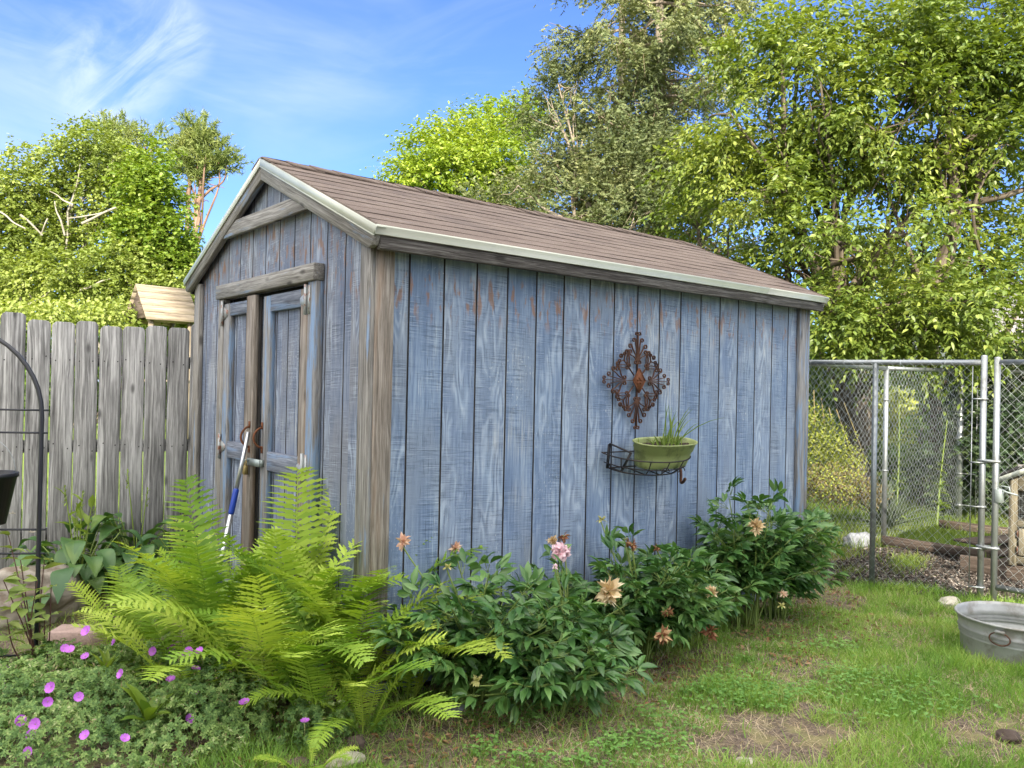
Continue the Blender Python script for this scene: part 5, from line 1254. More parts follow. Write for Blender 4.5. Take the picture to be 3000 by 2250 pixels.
blades(yb, 'dark spiky yucca beside the grey kennel post', 1, 70, .58, .045, 'yucca', 'yucca', 'yucca', 'yuccas behind the kennel')
yb2 = at(2815, 1500, 9.6); yb2[2] = float(gz(yb2[0], yb2[1])); blades(yb2, 'dark spiky yucca behind the pale corner post of the kennel', 2, 60, .55, .045, 'yucca', 'yucca', 'yucca', 'yuccas behind the kennel')
def blob_leaves(mb, blobs, n, L, W_, seed, tpl=T_LEAF, droop=.2, jit=.8, shell=.5):
    """blobs: centre, radii; leaves mostly near the outside"""
    r = np.random.RandomState(seed); vol = np.array([b[1][0]*b[1][1]*b[1][2] for b in blobs])**.67; cnt = (n*vol/vol.sum()).astype(int)
    for (c, rad), m in zip(blobs, cnt):
        d = norm(r.randn(m, 3)); q = r.uniform(0, 1, m)**shell; p = np.asarray(c)+d*q[:, None]*np.asarray(rad)*(1+.15*np.sin(d[:, :1]*7+d[:, 2:]*5))
        D = norm(d*.5+jit*r.randn(m, 3)-[0, 0, droop]); leaves(mb, p, D, norm(np.array([0, 0, .9])+.6*d+.55*r.randn(m, 3)), L*r.uniform(.7, 1.2, m), W_*r.uniform(.8, 1.15, m), tpl)
def P3(px, py, d, rpx, rpy, rd): return (at(px, py, d), (rpx*d/F_PX, rd, rpy*d/F_PX))
mb = MB(); blob_leaves(mb, [P3(2385, 1290, 9.3, 75, 70, .5), P3(2340, 1230, 9.5, 70, 60, .4), P3(2450, 1350, 9.2, 70, 50, .4)], 5200, .035, .02, 41, T_DIA, -.2)
t_ = thing('spirea_shrub', 'yellow-green shrub glowing in the sun behind the shed corner', 'shrub', gnd(2400, 1420)); mb.build('foliage', M['spirea'], t_)
mb = MB()
for k in range(7): p = at(2320+k*35, 1330, 9.3); q = at(2340+k*22, 1170-30*math.sin(k), 9.3); mb.tube([p, (p+q)/2, q], .006, 4)
mb.build('shoots', M['moundbrown'], t_)
mb = MB(); blob_leaves(mb, [P3(2420, 1420, 8.9, 105, 62, .45), P3(2500, 1440, 9.0, 70, 50, .4)], 4200, .05, .012, 42, T_DIA, -.3, 1.2)
t_ = thing('twiggy_mound_shrub', 'low brownish twiggy mound shrub at the foot of the yellow-green shrub', 'shrub', gnd(2450, 1480)); mb.build('foliage', M['moundbrown'], t_); mb = MB(); blob_leaves(mb, [P3(2430, 1415, 8.8, 100, 55, .4)], 1500, .03, .02, 43, T_DIA); mb.build('young_leaves', M['spirea'], t_)
def stalk(px0, py0, px1, py1, d, label, seed):
    r = np.random.RandomState(seed); b = at(px0, py0, d); tp = at(px1, py1, d); b[2] = max(0, float(gz(b[0], b[1]))); t = thing('tall_weed', label, 'weed', b, 'tall weeds in the kennel'); st = MB(); Q = spline([b, (b+tp)/2+r.randn(3)*.03, tp], 8); st.tube(Q, np.linspace(.012, .005, len(Q)), 6); st.build('stalk', M['stem'], t)
    n = 60; f = r.uniform(.1, 1, n); p = Q[(f*(len(Q)-1)).astype(int)]; a = r.uniform(0, 6.28, n); mb = MB(); leaves(mb, p, np.stack([np.cos(a), np.sin(a), r.uniform(-.1, .7, n)], 1), np.tile([0, 0, 1.], (n, 1)), (1.15-f)*.16, (1.15-f)*.04, T_LANCE); mb.build('leaves', M['grass_sun'], t)
stalk(2625, 1480, 2635, 1180, 8.9, 'tall leafy weed stalk beside the inner kennel post', 3)
stalk(2745, 1470, 2775, 1230, 9.0, 'tall pale weed stalk left of the pale corner post', 4)

# ================================================================== TREES
def spray(mb, P, D, length, nl, L, W_, r, droop=.25, tpl=T_LEAF, twig=None, ld=.38):
    """twigs with leaves set alternately along them"""
    P = np.asarray(P); D = norm(np.asarray(D)); n = len(P); ln = length*r.uniform(.6, 1.25, n)
    t = (np.arange(nl)+.5)/nl; t = t[None]+.04*r.randn(n, nl); S_ = norm(np.cross(D, np.array([0, 0, 1.])+.2*r.randn(n, 3)))
    p = P[:, None]+D[:, None]*(ln[:, None]*t)[:, :, None]-np.array([0, 0, 1.])*(droop*ln[:, None]*t*t)[:, :, None]
    sg = np.where(np.arange(nl) % 2 == 0, 1., -1.)[None, :, None]
    d = D[:, None]*.55+S_[:, None]*sg*.75+.28*r.randn(n, nl, 3)-np.array([0, 0, ld]); N = np.array([0, 0, 1.])+(.42 if tpl is not T_SPRIG else 1.2)*r.randn(n, nl, 3)
    leaves(mb, p.reshape(-1, 3), d.reshape(-1, 3), N.reshape(-1, 3), L*r.uniform(.65, 1.15, n*nl), W_*r.uniform(.8, 1.15, n*nl), tpl)
def in_blobs(blobs, n, r, shell=.45):
    vol = np.array([b[1][0]*b[1][1]*b[1][2] for b in blobs]); cnt = np.maximum(4, (n*vol/vol.sum()).astype(int)); out = []; outd = []
    for (c, rad), m in zip(blobs, cnt):
        d = norm(r.randn(m, 3)); q = r.uniform(0, 1, m)**shell; out.append(np.asarray(c)+d*q[:, None]*np.asarray(rad)); outd.append(d)
    return np.concatenate(out), np.concatenate(outd)
def limb(mb, a, b, r0, r1, r, sag=.0, n=10, wob=.06):
    a, b = np.asarray(a, float), np.asarray(b, float); L = np.linalg.norm(b-a); Q = spline([a, a+(b-a)*.35+r.randn(3)*L*wob+[0, 0, L*sag], a+(b-a)*.7+r.randn(3)*L*wob+[0, 0, L*sag], b], 4); mb.tube(Q, np.linspace(r0, r1, len(Q)), 7 if r0 > .03 else 5, cap=False); return Q
def broadleaf(name, label, base, trunk_top, blobs, ns, nl, L, W_, mat, bark, seed, r0=.16, tlen=.5, limbs=14, group=None, tpl=T_LEAF, droop=.3, extra=None, twigs=120, cat='tree', gap=.0):
    r = np.random.RandomState(seed); base = np.asarray(base, float); t = thing(name, label, cat, base, group); tr = MB()
    Q = limb(tr, base-[0, 0, .2], trunk_top, r0, r0*.55, r, 0, wob=.03); ends = []
    for (c, rad) in blobs:
        st = Q[r.randint(len(Q)//2, len(Q))]; q = limb(tr, st, np.asarray(c)+r.randn(3)*np.asarray(rad)*.2, r0*.38, r0*.08, r, .02); ends.append((q, rad))
        for _ in range(limbs):
            d = norm(r.randn(3)); p = q[r.randint(len(q)//2, len(q))]; limb(tr, p, np.asarray(c)+d*np.asarray(rad)*r.uniform(.5, .95), r0*.10, r0*.02, r, .0)
    if extra: 
        for (a, b, ra, rb) in extra: limb(tr, a, b, ra, rb, r, 0, wob=.03)
    tr.build('trunk', M[bark], t, gr=True, smooth=True)
    P, d = in_blobs(blobs, ns, r)
    if gap:
        k = np.array([mnoise.noise(Vector(p*1.5)) for p in P]); keep = k > -gap; P = P[keep]; d = d[keep]
    cen = np.mean([b[0] for b in blobs], 0); o = norm(P-np.array([base[0], base[1], 0])*[1, 1, 0]-[0, 0, base[2]+1]); D = norm(o*[1, 1, .25]*.5+d*.6+.45*r.randn(len(P), 3)+[0, 0, .05])
    mb = MB(); spray(mb, P, D, tlen, nl, L, W_, r, droop, tpl, ld=.38 if tpl is not T_SPRIG else .05); mb.build('crown', M[mat], t); return t
# the big broad tree on the right, reaching towards the shed
cb = at(2520, 1330, 11.2); cb[2] = .05
def B(px, py, d, rx, ry, rd): return P3(px, py, d, rx, ry, rd)
ctop = at(2470, 900, 10.8)
broadleaf('broad_tree', 'large spreading broadleaf tree filling the right side behind the kennel', cb, ctop,
          [B(2150, 330, 9.8, 110, 75, .6), B(2260, 180, 10.2, 140, 80, .8), B(2420, 260, 9.6, 170, 90, .8), B(2600, 130, 9.8, 190, 85, .9), B(2620, 330, 9.2, 170, 80, .7), B(2850, 60, 10.2, 210, 110, .9), B(2900, 270, 9.8, 190, 90, .9), B(2120, 480, 10.3, 130, 70, .7),
           B(2250, 560, 9.8, 160, 70, .7), B(2480, 500, 10.2, 150, 70, .7), B(2080, 640, 10.8, 110, 60, .6), B(2440, 680, 9.2, 150, 45, .6), B(2640, 640, 8.8, 130, 50, .6), B(2880, 480, 10.3, 150, 70, .8), B(2290, 780, 10.6, 160, 55, .7), B(2520, 800, 9.9, 160, 45, .6),
           B(2400, 900, 9.0, 160, 45, .6), B(2600, 930, 8.9, 150, 60, .6), B(2770, 880, 8.7, 160, 70, .6), B(2920, 960, 8.8, 130, 75, .6), B(2480, 1010, 9.6, 150, 40, .6), B(2700, 1010, 9.3, 160, 40, .6), B(2930, 700, 9.8, 120, 80, .7), B(2330, 430, 10.6, 200, 110, .9), B(2760, 500, 10.8, 150, 130, .8), B(2350, 40, 10.6, 60, 60, .5)],
          8600, 13, .086, .038, 'cherry', 'bark', 21, .16, .48, 6, gap=.12, extra=[(at(2470, 1000, 10.8), at(2330, 640, 10.4), .07, .03), (at(2470, 1000, 10.8), at(2420, 480, 10.4), .08, .03), (at(2440, 960, 10.8), at(2590, 690, 10.6), .06, .025), (at(2330, 640, 10.4), at(2200, 560, 10.2), .03, .012), (at(2420, 620, 10.4), at(2420, 440, 10.4), .05, .03)])
t2 = at(2730, 860, 9.9)
broadleaf('broad_tree', 'slimmer broadleaf tree with a curved bare trunk at the right edge', at(2700, 1300, 10.4)*[1, 1, 0]+[0, 0, .05], at(2735, 830, 9.7),
          [B(2790, 210, 9.4, 120, 70, .6), B(2960, 420, 9.2, 110, 60, .6), B(2990, 180, 9.4, 120, 90, .7), B(2950, 800, 9.2, 100, 60, .6), B(2650, 480, 9.6, 110, 50, .5)],
          700, 12, .092, .040, 'cherry', 'bark', 22, .09, .5, 6, extra=[(at(2735, 830, 9.7), at(2805, 610, 9.6), .085, .075), (at(2805, 610, 9.6), at(2780, 400, 9.6), .07, .045), (at(2780, 400, 9.6), at(2790, 200, 9.5), .05, .02), (at(2805, 610, 9.6), at(3000, 555, 9.3), .05, .03), (at(2785, 440, 9.6), at(3010, 210, 9.4), .05, .025)])
# bright tree behind the roof
broadleaf('bright_tree', 'bright yellow-green rounded tree rising behind the shed ridge', at(1400, 1150, 19)*[1, 1, 0], at(1400, 760, 19),
          [B(1190, 515, 18, 55, 45, .6), B(1270, 440, 18.5, 80, 55, .9), B(1360, 400, 19, 80, 50, 1.0), B(1330, 500, 18, 110, 60, 1.0), B(1450, 480, 18.5, 100, 70, 1.0), B(1440, 360, 20, 70, 45, .8), B(1530, 350, 21, 80, 50, .9), B(1240, 540, 18, 100, 40, .8), B(1480, 590, 18.4, 120, 60, 1.0)],
          2300, 12, .105, .055, 'lime', 'bark', 23, .18, .6, 5)
# spruces
def conifer(name, label, base, top, whorls, seed, mat='spruce', r0=.16, dens=1.0, blen=(2.2, .5), gaps=.3, L=.12, z0f=.25, nod=.35, dead=True, sprig=.05):
    r = np.random.RandomState(seed); base = np.asarray(base, float); top = np.asarray(top, float); t = thing(name, label, 'conifer', base); tr = MB(); limb(tr, base, top, r0, .03, r, 0, wob=.006)
    P = []; D = []; db = MB()
    for k in range(whorls):
        f = z0f+(1-z0f)*k/(whorls-1); c = base+(top-base)*f; bl = blen[0]+(blen[1]-blen[0])*(f-z0f)/(1-z0f)
        for _ in range(r.randint(3, 6)):
            if r.rand() < gaps*.4: continue
            a = r.uniform(0, 6.28); L_ = bl*r.uniform(.6, 1.15); e = c+np.array([math.cos(a)*L_, math.sin(a)*L_, -nod*L_*r.uniform(.2, 1.1)+.22*L_]); m = c+(e-c)*.5-np.array([0, 0, .10*L_]); q = spline([c, m, e], 7); tr.tube(q, np.linspace(.020*bl/2+.006, .004, len(q)), 5, cap=False)
            n = int(28*L_*dens); fr = r.uniform(.22, 1, n)**.8; pp = q[(fr*(len(q)-1)).astype(int)]; bd = norm(e-c); sd = norm(np.cross(bd, [0, 0, 1.]))
            for p in pp:
                if mnoise.noise(Vector(p*1.3)) < -.45+.12*(gaps < .55): continue
                sg = r.choice([-1, 1]); sub = norm(bd*.6+sd*sg*r.uniform(.3, 1)-np.array([0, 0, r.uniform(.1, .9)])); P.append(p+r.randn(3)*.07); D.append(sub)
            if dead:
                for _k in range(8): p = q[r.randint(2, len(q))]; e2 = p+r.randn(3)*.14-np.array([0, 0, .22]); tr.tube([p, e2], .0035, 3, 1, cap=False)
    tr.build('trunk', [M['bark_spruce'], M['spruce_dead']], t, gr=True, smooth=True)
    mb = MB(); spray(mb, P, D, .38, 10, L, sprig, r, .45, T_SPRIG, ld=.12); mb.build('needles', M[mat], t); return t
conifer('spruce_tree', 'tall thin-crowned spruce whose trunk rises left behind the roof', at(1835, 1150, 15.0)*[1, 1, 0], at(1825, -330, 15), 30, 31, 'spruce', .15, 1.0, (2.3, 1.3), .60, .12, .36, sprig=.042)
conifer('spruce_tree', 'tall thin-crowned spruce with the thicker pale trunk beside the broad tree', at(1950, 1150, 14.2)*[1, 1, 0], at(1935, -420, 14.2), 30, 32, 'spruce', .17, 1.0, (2.2, 1.5), .50, .12, .38, sprig=.042)
broadleaf('shrubby_spruce', 'ragged olive spruce boughs in the gap behind the shed roof', at(1750, 1150, 13.5)*[1, 1, 0], at(1740, 640, 13.5),
          [B(1530, 560, 14.5, 90, 60, .7), B(1620, 470, 14, 90, 70, .7), B(1600, 330, 14.8, 70, 60, .6), B(1640, 260, 14.8, 70, 50, .6), B(1740, 420, 13.8, 120, 70, .8), B(1860, 480, 13, 130, 90, .8), B(1720, 580, 13.2, 140, 60, .8), B(1900, 620, 12.4, 130, 60, .7), B(1980, 480, 13, 90, 90, .7), B(1420, 610, 15, 90, 45, .6), B(2030, 690, 12, 110, 60, .6), B(1820, 340, 14.2, 120, 60, .8), B(1650, 640, 13, 120, 40, .6)],
          3400, 13, .095, .040, 'spruce', 'bark_spruce', 33, .13, .42, 8, None, T_SPRIG, .15, gap=.08)
broadleaf('dark_conifer', 'dark spruce with pale new tips behind the kennel gate', at(3010, 1500, 9.9)*[1, 1, 0]+[0, 0, .05], at(3020, 800, 10),
          [B(2930, 1130, 9.6, 90, 45, .5), B(2990, 1200, 9.3, 120, 45, .5), B(2900, 1240, 9.6, 110, 40, .5), B(2960, 1310, 9.3, 110, 40, .5), B(2840, 1330, 9.7, 110, 40, .5), B(3010, 1060, 9.6, 110, 60, .5), B(2860, 1400, 9.9, 110, 45, .5), B(2980, 1420, 9.8, 110, 60, .5), B(2780, 1390, 10.0, 90, 30, .4)],
          1900, 12, .085, .042, 'spruce_dark', 'bark_spruce', 34, .13, .36, 6, None, T_SPRIG, .25, cat='conifer')
# undergrowth behind the kennel
def shrub(name, label, blobs, n, L, W_, mat, seed, base, group=None, tpl=T_LEAF, droop=.2):
    t = thing(name, label, 'shrub', base, group); mb = MB(); blob_leaves(mb, blobs, n, L, W_, seed, tpl, droop); mb.build('foliage', M[mat], t)
    st = MB(); r = np.random.RandomState(seed)
    for (c, rad) in blobs: limb(st, base, np.asarray(c), .02, .008, r)
    st.build('stems', M['bark'], t, gr=True)
GRD = lambda px, d: at(px, 1150, d)*[1, 1, 0]+[0, 0, .1]
shrub('leafy_bush', 'sunlit yellow-green bush seen through the chain-link between two trunks', [B(2620, 1190, 15, 90, 60, .6), B(2690, 1250, 15, 90, 55, .6), B(2600, 1290, 15, 90, 50, .6)], 4200, .085, .055, 'spirea', 51, GRD(2640, 15))
shrub('leafy_bush', 'green bush around the dark trunk behind the shed corner', [B(2390, 1130, 12.2, 90, 60, .6), B(2440, 1200, 12.4, 90, 60, .6), B(2360, 1230, 11.5, 80, 60, .5), B(2540, 1100, 12.5, 80, 50, .6), B(2450, 1070, 12.0, 110, 40, .5)], 5200, .085, .05, 'shade', 52, GRD(2420, 12.2))
shrub('leafy_bush', 'low broad-leaved bush along the sunny edge of the rough grass', [B(2520, 1330, 12, 90, 35, .5), B(2620, 1350, 12, 90, 30, .5), B(2700, 1340, 12.2, 80, 35, .5), B(2440, 1310, 11.6, 70, 30, .5), B(2660, 1420, 11.0, 110, 22, .4), B(2780, 1420, 11, 90, 22, .4)], 3000, .11, .075, 'shade', 53, GRD(2600, 12))
shrub('leafy_bush', 'dark bush behind the pale corner post of the kennel', [B(2780, 1150, 12.5, 90, 60, .6), B(2860, 1080, 12.5, 110, 50, .6), B(2760, 1250, 12.8, 90, 60, .6), B(2700, 1100, 13, 80, 40, .5)], 4200, .085, .05, 'shade', 54, GRD(2780, 12.6))
tk = thing('tree_trunk', 'thick dark bark-patched trunk behind the chain-link panel', 'tree', at(2515, 1345, 11.9)*[1, 1, 0]); mb = MB()
limb(mb, at(2518, 1345, 11.9)*[1, 1, 0]-[0, 0, .1], at(2512, 1000, 11.9), .20, .17, np.random.RandomState(5), 0, wob=.01); limb(mb, at(2512, 1040, 11.9), at(2420, 760, 11.9), .13, .08, np.random.RandomState(6), 0, wob=.03); mb.build('trunk', M['bark'], tk, gr=True, smooth=True)
mb = MB(); blob_leaves(mb, [B(2420, 730, 11.8, 160, 80, .8), B(2560, 760, 11.8, 120, 80, .7)], 2600, .09, .045, 61); mb.build('crown', M['cherry'], tk)
tk = thing('tree_trunk', 'second dark trunk right of the sunlit bush behind the chain-link', 'tree', at(2720, 1350, 13.5)*[1, 1, 0]); mb = MB(); limb(mb, at(2712, 1350, 13.5)*[1, 1, 0]-[0, 0, .1], at(2718, 900, 13.5), .17, .14, np.random.RandomState(7), 0, wob=.01); mb.build('trunk', M['bark'], tk, gr=True, smooth=True)
mb = MB(); blob_leaves(mb, [B(2720, 820, 13.4, 160, 120, .8)], 2200, .09, .045, 62); mb.build('crown', M['cherry'], tk)
# a far-off wood closing the view
mb = MB(); r_ = np.random.RandomState(77)
bl = [(at(px, 1010-40*math.sin(px*.01), 33), (2.8, 2.4, 3.0+1.6*math.sin(px*.013)**2)) for px in range(-1700, 4800, 150)]
bl += [(at(px, 1120, 31), (2.6, 2.0, 1.6)) for px in range(-1700, 4800, 140)]
blob_leaves(mb, bl, 80000, .34, .24, 78, T_DIA); wood = mb.build('woods', M['shade']); wood['kind'] = 'stuff'; wood['label'] = 'far green wood closing the view behind the garden'; wood['category'] = 'woods'
# left trees beyond the fence
def left_tree(*a, **k): return broadleaf(*a, **k)
dl = 23
broadleaf('birch_tree', 'pale-trunked birch-like tree with the tallest rounded crown at left', at(205, 1150, dl)*[1, 1, 0], at(205, 760, dl),
          [B(255, 425, dl, 75, 55, 1.2), B(170, 470, dl, 75, 50, 1.1), B(300, 490, dl, 80, 60, 1.2), B(130, 560, dl, 90, 60, 1.2), B(240, 600, dl, 90, 70, 1.2), B(330, 620, dl, 70, 60, 1.0), B(210, 720, dl, 120, 60, 1.2), B(120, 660, dl, 90, 60, 1.1)],
          2100, 11, .105, .075, 'birch', 'bark_pale', 71, .15, .6, 4, extra=[(at(205, 800, dl-1.0), at(198, 620, dl-1.0), .035, .028), (at(198, 620, dl-1.0), at(235, 480, dl-.8), .026, .014), (at(215, 600, dl-1.6), at(145, 560, dl-1.5), .026, .012), (at(200, 640, dl-1.6), at(330, 615, dl-1.6), .022, .014), (at(190, 690, dl-1.6), at(160, 590, dl-1.5), .03, .015)])
broadleaf('birch_tree', 'pale green tree at the left edge with bare white limbs', at(20, 1150, dl-1)*[1, 1, 0], at(10, 800, dl-1),
          [B(10, 480, dl-1, 60, 45, .9), B(40, 560, dl-1, 80, 60, 1.1), B(-40, 620, dl-1, 100, 80, 1.1), B(70, 680, dl-1, 100, 60, 1.1), B(-20, 760, dl-1, 110, 70, 1.1)],
          1100, 11, .105, .075, 'birch', 'bark_pale', 72, .14, .6, 4, extra=[(at(-20, 610, dl-2.4), at(75, 670, dl-2.4), .03, .018), (at(60, 630, dl-2.3), at(125, 690, dl-2.3), .034, .018), (at(140, 640, dl-2.3), at(118, 690, dl-2.3), .024, .012)])
broadleaf('vine_covered_tree', 'bright vine-covered tree leaning beside the pines', at(470, 1150, dl-.5)*[1, 1, 0], at(450, 620, dl-.5),
          [B(440, 470, dl-.5, 55, 45, .9), B(420, 540, dl-.8, 75, 50, 1.0), B(470, 590, dl-.5, 65, 50, 1.0), B(430, 650, dl-.8, 90, 50, 1.0), B(500, 700, dl-.6, 70, 50, 1.0), B(410, 720, dl-.8, 90, 50, 1.0), B(535, 760, dl-.5, 50, 60, .9), B(470, 780, dl-.8, 90, 50, 1.0)],
          1900, 11, .11, .085, 'vine', 'bark', 73, .14, .5, 4)
broadleaf('birch_tree', 'lower pale green tree between the birch and the vine-covered tree', at(300, 1150, dl-1.6)*[1, 1, 0], at(300, 860, dl-1.6),
          [B(340, 760, dl-1.6, 90, 60, 1.0), B(260, 830, dl-1.8, 110, 60, 1.0), B(390, 850, dl-1.8, 100, 60, 1.0), B(160, 800, dl-1.8, 100, 60, 1.0), B(490, 870, dl-1.6, 90, 60, 1.0), B(60, 830, dl-1.8, 100, 70, 1.0), B(-30, 870, dl-1.8, 100, 70, 1.0), B(560, 850, dl-1.4, 60, 60, .8)],
          2300, 11, .10, .07, 'birch', 'bark_pale', 74, .13, .55, 4, extra=[(at(235, 850, dl-2.4), at(330, 815, dl-2.5), .035, .014), (at(240, 655, dl-2.5), at(340, 608, dl-2.6), .035, .025), (at(60, 910, dl-2.4), at(150, 850, dl-2.5), .032, .014), (at(60, 870, dl-2.4), at(70, 900, dl-2.4), .03, .02), (at(330, 945, dl-2.5), at(400, 900, dl-2.5), .03, .018), (at(20, 940, dl-2.4), at(62, 890, dl-2.4), .035, .02)])
shrub('leafy_bush', 'pale green bushes massed just beyond the picket fence', [B(40, 930, 19, 110, 60, .8), B(180, 930, 19, 110, 60, .8), B(320, 930, 19.5, 110, 60, .8), B(500, 930, 21.5, 90, 60, .8), B(570, 800, 22.5, 40, 80, .6), B(590, 950, 21.5, 60, 60, .6)], 7000, .10, .07, 'birch', 75, GRD(250, 19))
# pines
def pine(label, base, top, tufts, seed, r0, second=None):
    r = np.random.RandomState(seed); base = np.asarray(base, float); t = thing('pine_tree', label, 'pine', base, 'pines beyond the fence'); tr = MB(); Q = limb(tr, base, top, r0, r0*.4, r, 0, wob=.015)
    if second: limb(tr, *second, r0*.8, r0*.35, r, 0, wob=.015)
    P, d = in_blobs(tufts, int(420*len(tufts)/8), r, .6)
    for (c, rad) in tufts: limb(tr, Q[r.randint(len(Q)*2//3, len(Q))], np.asarray(c), r0*.3, r0*.1, r)
    for k in range(10): p = Q[r.randint(len(Q)//2, len(Q))]; limb(tr, p, p+norm(r.randn(3)*[1, 1, .3])*r.uniform(.5, 1.2), .025, .01, r)
    tr.build('trunk', M['bark_pine'], t, gr=True, smooth=True)
    mb = MB(); n = len(P); nn = 26; dd = norm(d*[1, 1, .5]+[0, 0, .75]+.3*r.randn(n, 3)); pp = np.repeat(P, nn, 0)+np.repeat(dd, nn, 0)*r.uniform(0, .45, (n*nn, 1)); nd = norm(np.repeat(dd, nn, 0)*.75+.75*r.randn(n*nn, 3)); leaves(mb, pp, nd, r.randn(n*nn, 3), r.uniform(.13, .22, n*nn), .034, T_NEED); mb.build('needles', M['pine'], t)
dp = 29
pine('two-stemmed pine with orange trunks standing against the sky left of the roof', at(560, 1150, dp)*[1, 1, 0], at(590, 530, dp),
     [B(575, 380, dp, 40, 32, .6), B(560, 430, dp, 50, 35, .8), B(610, 420, dp, 45, 35, .7), B(640, 465, dp, 50, 28, .7), B(600, 490, dp, 55, 32, .8), B(545, 500, dp, 40, 35, .7), B(665, 485, dp, 35, 22, .6), B(570, 540, dp, 35, 18, .5), B(530, 460, dp, 30, 30, .6), B(560, 590, dp, 22, 16, .4)], 1, .19, (at(555, 1150, dp)*[1, 1, 0], at(556, 520, dp)))
pine('bushier pine half hidden behind the vine-covered tree', at(380, 1150, dp+1)*[1, 1, 0], at(380, 500, dp+1),
     [B(315, 385, dp, 35, 35, .7), B(365, 400, dp, 40, 40, .8), B(345, 450, dp, 60, 40, .8), B(430, 420, dp, 45, 28, .7), B(470, 405, dp, 25, 20, .5), B(310, 500, dp, 55, 40, .8), B(390, 500, dp, 60, 40, .8), B(340, 560, dp, 60, 30, .8)], 2, .2)
# power cables
for k, (a, m_, b) in enumerate((((1040, 545, 26), (1330, 415, 25), (1545, 282, 24)), ((1030, 580, 26), (1350, 430, 25), (1580, 300, 24)), ((1640, 240, 24), (2000, 110, 23), (2310, -8, 22)))):
    mb = MB(); mb.tube(spline([at(*a), at(*m_), at(*b)], 10), .012, 5)
    tag(mb.build('power_cable', M['cable']), ['thin upper power cable crossing the sky above the ridge', 'thin lower power cable crossing in front of the bright tree', 'thin power cable in the sky above the broad tree'][k], 'cable', 'power cables')
# houses: one glimpsed at the right, and an unseen one added behind the viewer to shade the garden
def house(name, label, c, ax, hw, hd, he, hr, roofm, wallm):
    c = np.asarray(c, float); ax = norm(np.array([ax[0], ax[1], 0.])); ay = np.array([-ax[1], ax[0], 0]); t = thing(name, label, 'house', c)
    def P(a, b, z): return c+ax*a+ay*b+np.array([0, 0, z])
    mb = MB(); 
    for s_ in (-1, 1):
        mb.faces([P(-hw, s_*hd, -.3), P(hw, s_*hd, -.3), P(hw, s_*hd, he), P(-hw, s_*hd, he)], [[0, 1, 2, 3][::-s_]])
        mb.faces([P(s_*hw, -hd, -.3), P(s_*hw, hd, -.3), P(s_*hw, hd, he), P(s_*hw, 0, hr), P(s_*hw, -hd, he)], [[0, 1, 2, 3, 4][::s_]])
    mb.build('wall', wallm, t); ro = MB()
    for s_ in (-1, 1):
        Q = [P(-hw-.4, s_*(hd+.5), he-.3*(hr-he)/hd), P(hw+.4, s_*(hd+.5), he-.3*(hr-he)/hd), P(hw+.4, 0, hr+.12), P(-hw-.4, 0, hr+.12)]; ro.prism(Q, (0, 0, .16))
    ro.build('roof', roofm, t)
    for a in np.linspace(-hw*.7, hw*.7, 4):
        for z in (.9, 3.4):
            if z+1.4 > he: continue
            for s_ in (-1, 1):
                w_ = MB(); w_.prism([P(a-.5, s_*hd, z), P(a+.5, s_*hd, z), P(a+.5, s_*hd, z+1.3), P(a-.5, s_*hd, z+1.3)], ay*s_*.06); f_ = w_.build('window', M['white'], t)
                w_ = MB(); w_.prism([P(a-.42, s_*(hd+.061), z+.08), P(a+.42, s_*(hd+.061), z+.08), P(a+.42, s_*(hd+.061), z+1.22), P(a-.42, s_*(hd+.061), z+1.22)], ay*s_*.01); w_.build('pane', M['black_pot'], f_)
grey_wall = plain('grey_white_siding', (.45, .45, .44), .8, 0, .08, 4); grey_roof = plain('grey_shingle_roof', (.20, .19, .19), .9, 0, .25, 30)
hc = at(3020, 1150, 24)*[1, 1, 0]; house('neighbour_house', 'grey house glimpsed through the leaves at the right edge', hc, RT, 3.2, 2.6, 3.0, 4.7, grey_roof, grey_wall)
S2 = np.array([math.cos(SUN_AZ), math.sin(SUN_AZ), 0]); hb_ = S2*11.5+np.array([-S2[1], S2[0], 0])*.65
house('shade_house', 'pale two-storey house added unseen behind the viewer to shade the garden', hb_, [-S2[1], S2[0]], 3.12, 3.4, 6.8, 10.2, grey_roof, grey_wall)

# ================================================================== GRASS, CLOVER, STRAW, CHIPS
def blade_mesh(name, X, Y, H, W_, lean, mat, seed, label, cat='grass'):
    r = np.random.RandomState(seed); n = len(X); Zb = gz(X, Y)-.004; a = r.uniform(0, 6.28, n); b = r.uniform(0, 6.28, n); le = lean*np.abs(r.randn(n))
    d = np.stack([np.cos(b)*le, np.sin(b)*le, np.ones(n)], 1); d = norm(d); S_ = np.stack([np.cos(a), np.sin(a), np.zeros(n)], 1); base = np.stack([X, Y, Zb], 1)
    V = np.zeros((n, 7, 3)); bend = np.stack([np.cos(b), np.sin(b), -.55*np.ones(n)], 1)*(H*lean*.8*r.rand(n))[:, None]
    for k, (u, wv) in enumerate(((0, 1.0), (.4, .9), (.75, .6))):
        c = base+d*(H*u)[:, None]+bend*u*u; V[:, 2*k] = c-S_*(W_*wv/2)[:, None]; V[:, 2*k+1] = c+S_*(W_*wv/2)[:, None]
    V[:, 6] = base+d*H[:, None]+bend; V[:, :, 2] = np.maximum(V[:, :, 2], (Zb+.003)[:, None]-.006*(np.arange(7) < 2))
    mb = MB(); o = (np.arange(n)*7)[:, None]; mb.add(V.reshape(-1, 3), np.concatenate([o+[0, 1, 3, 2], o+[2, 3, 5, 4]])); mb.f.setdefault((3, 0), []).append(o+np.array([4, 5, 6]))
    g = mb.build(name, M[mat]); g['kind'] = 'stuff'; g['label'] = label; g['category'] = cat; return g
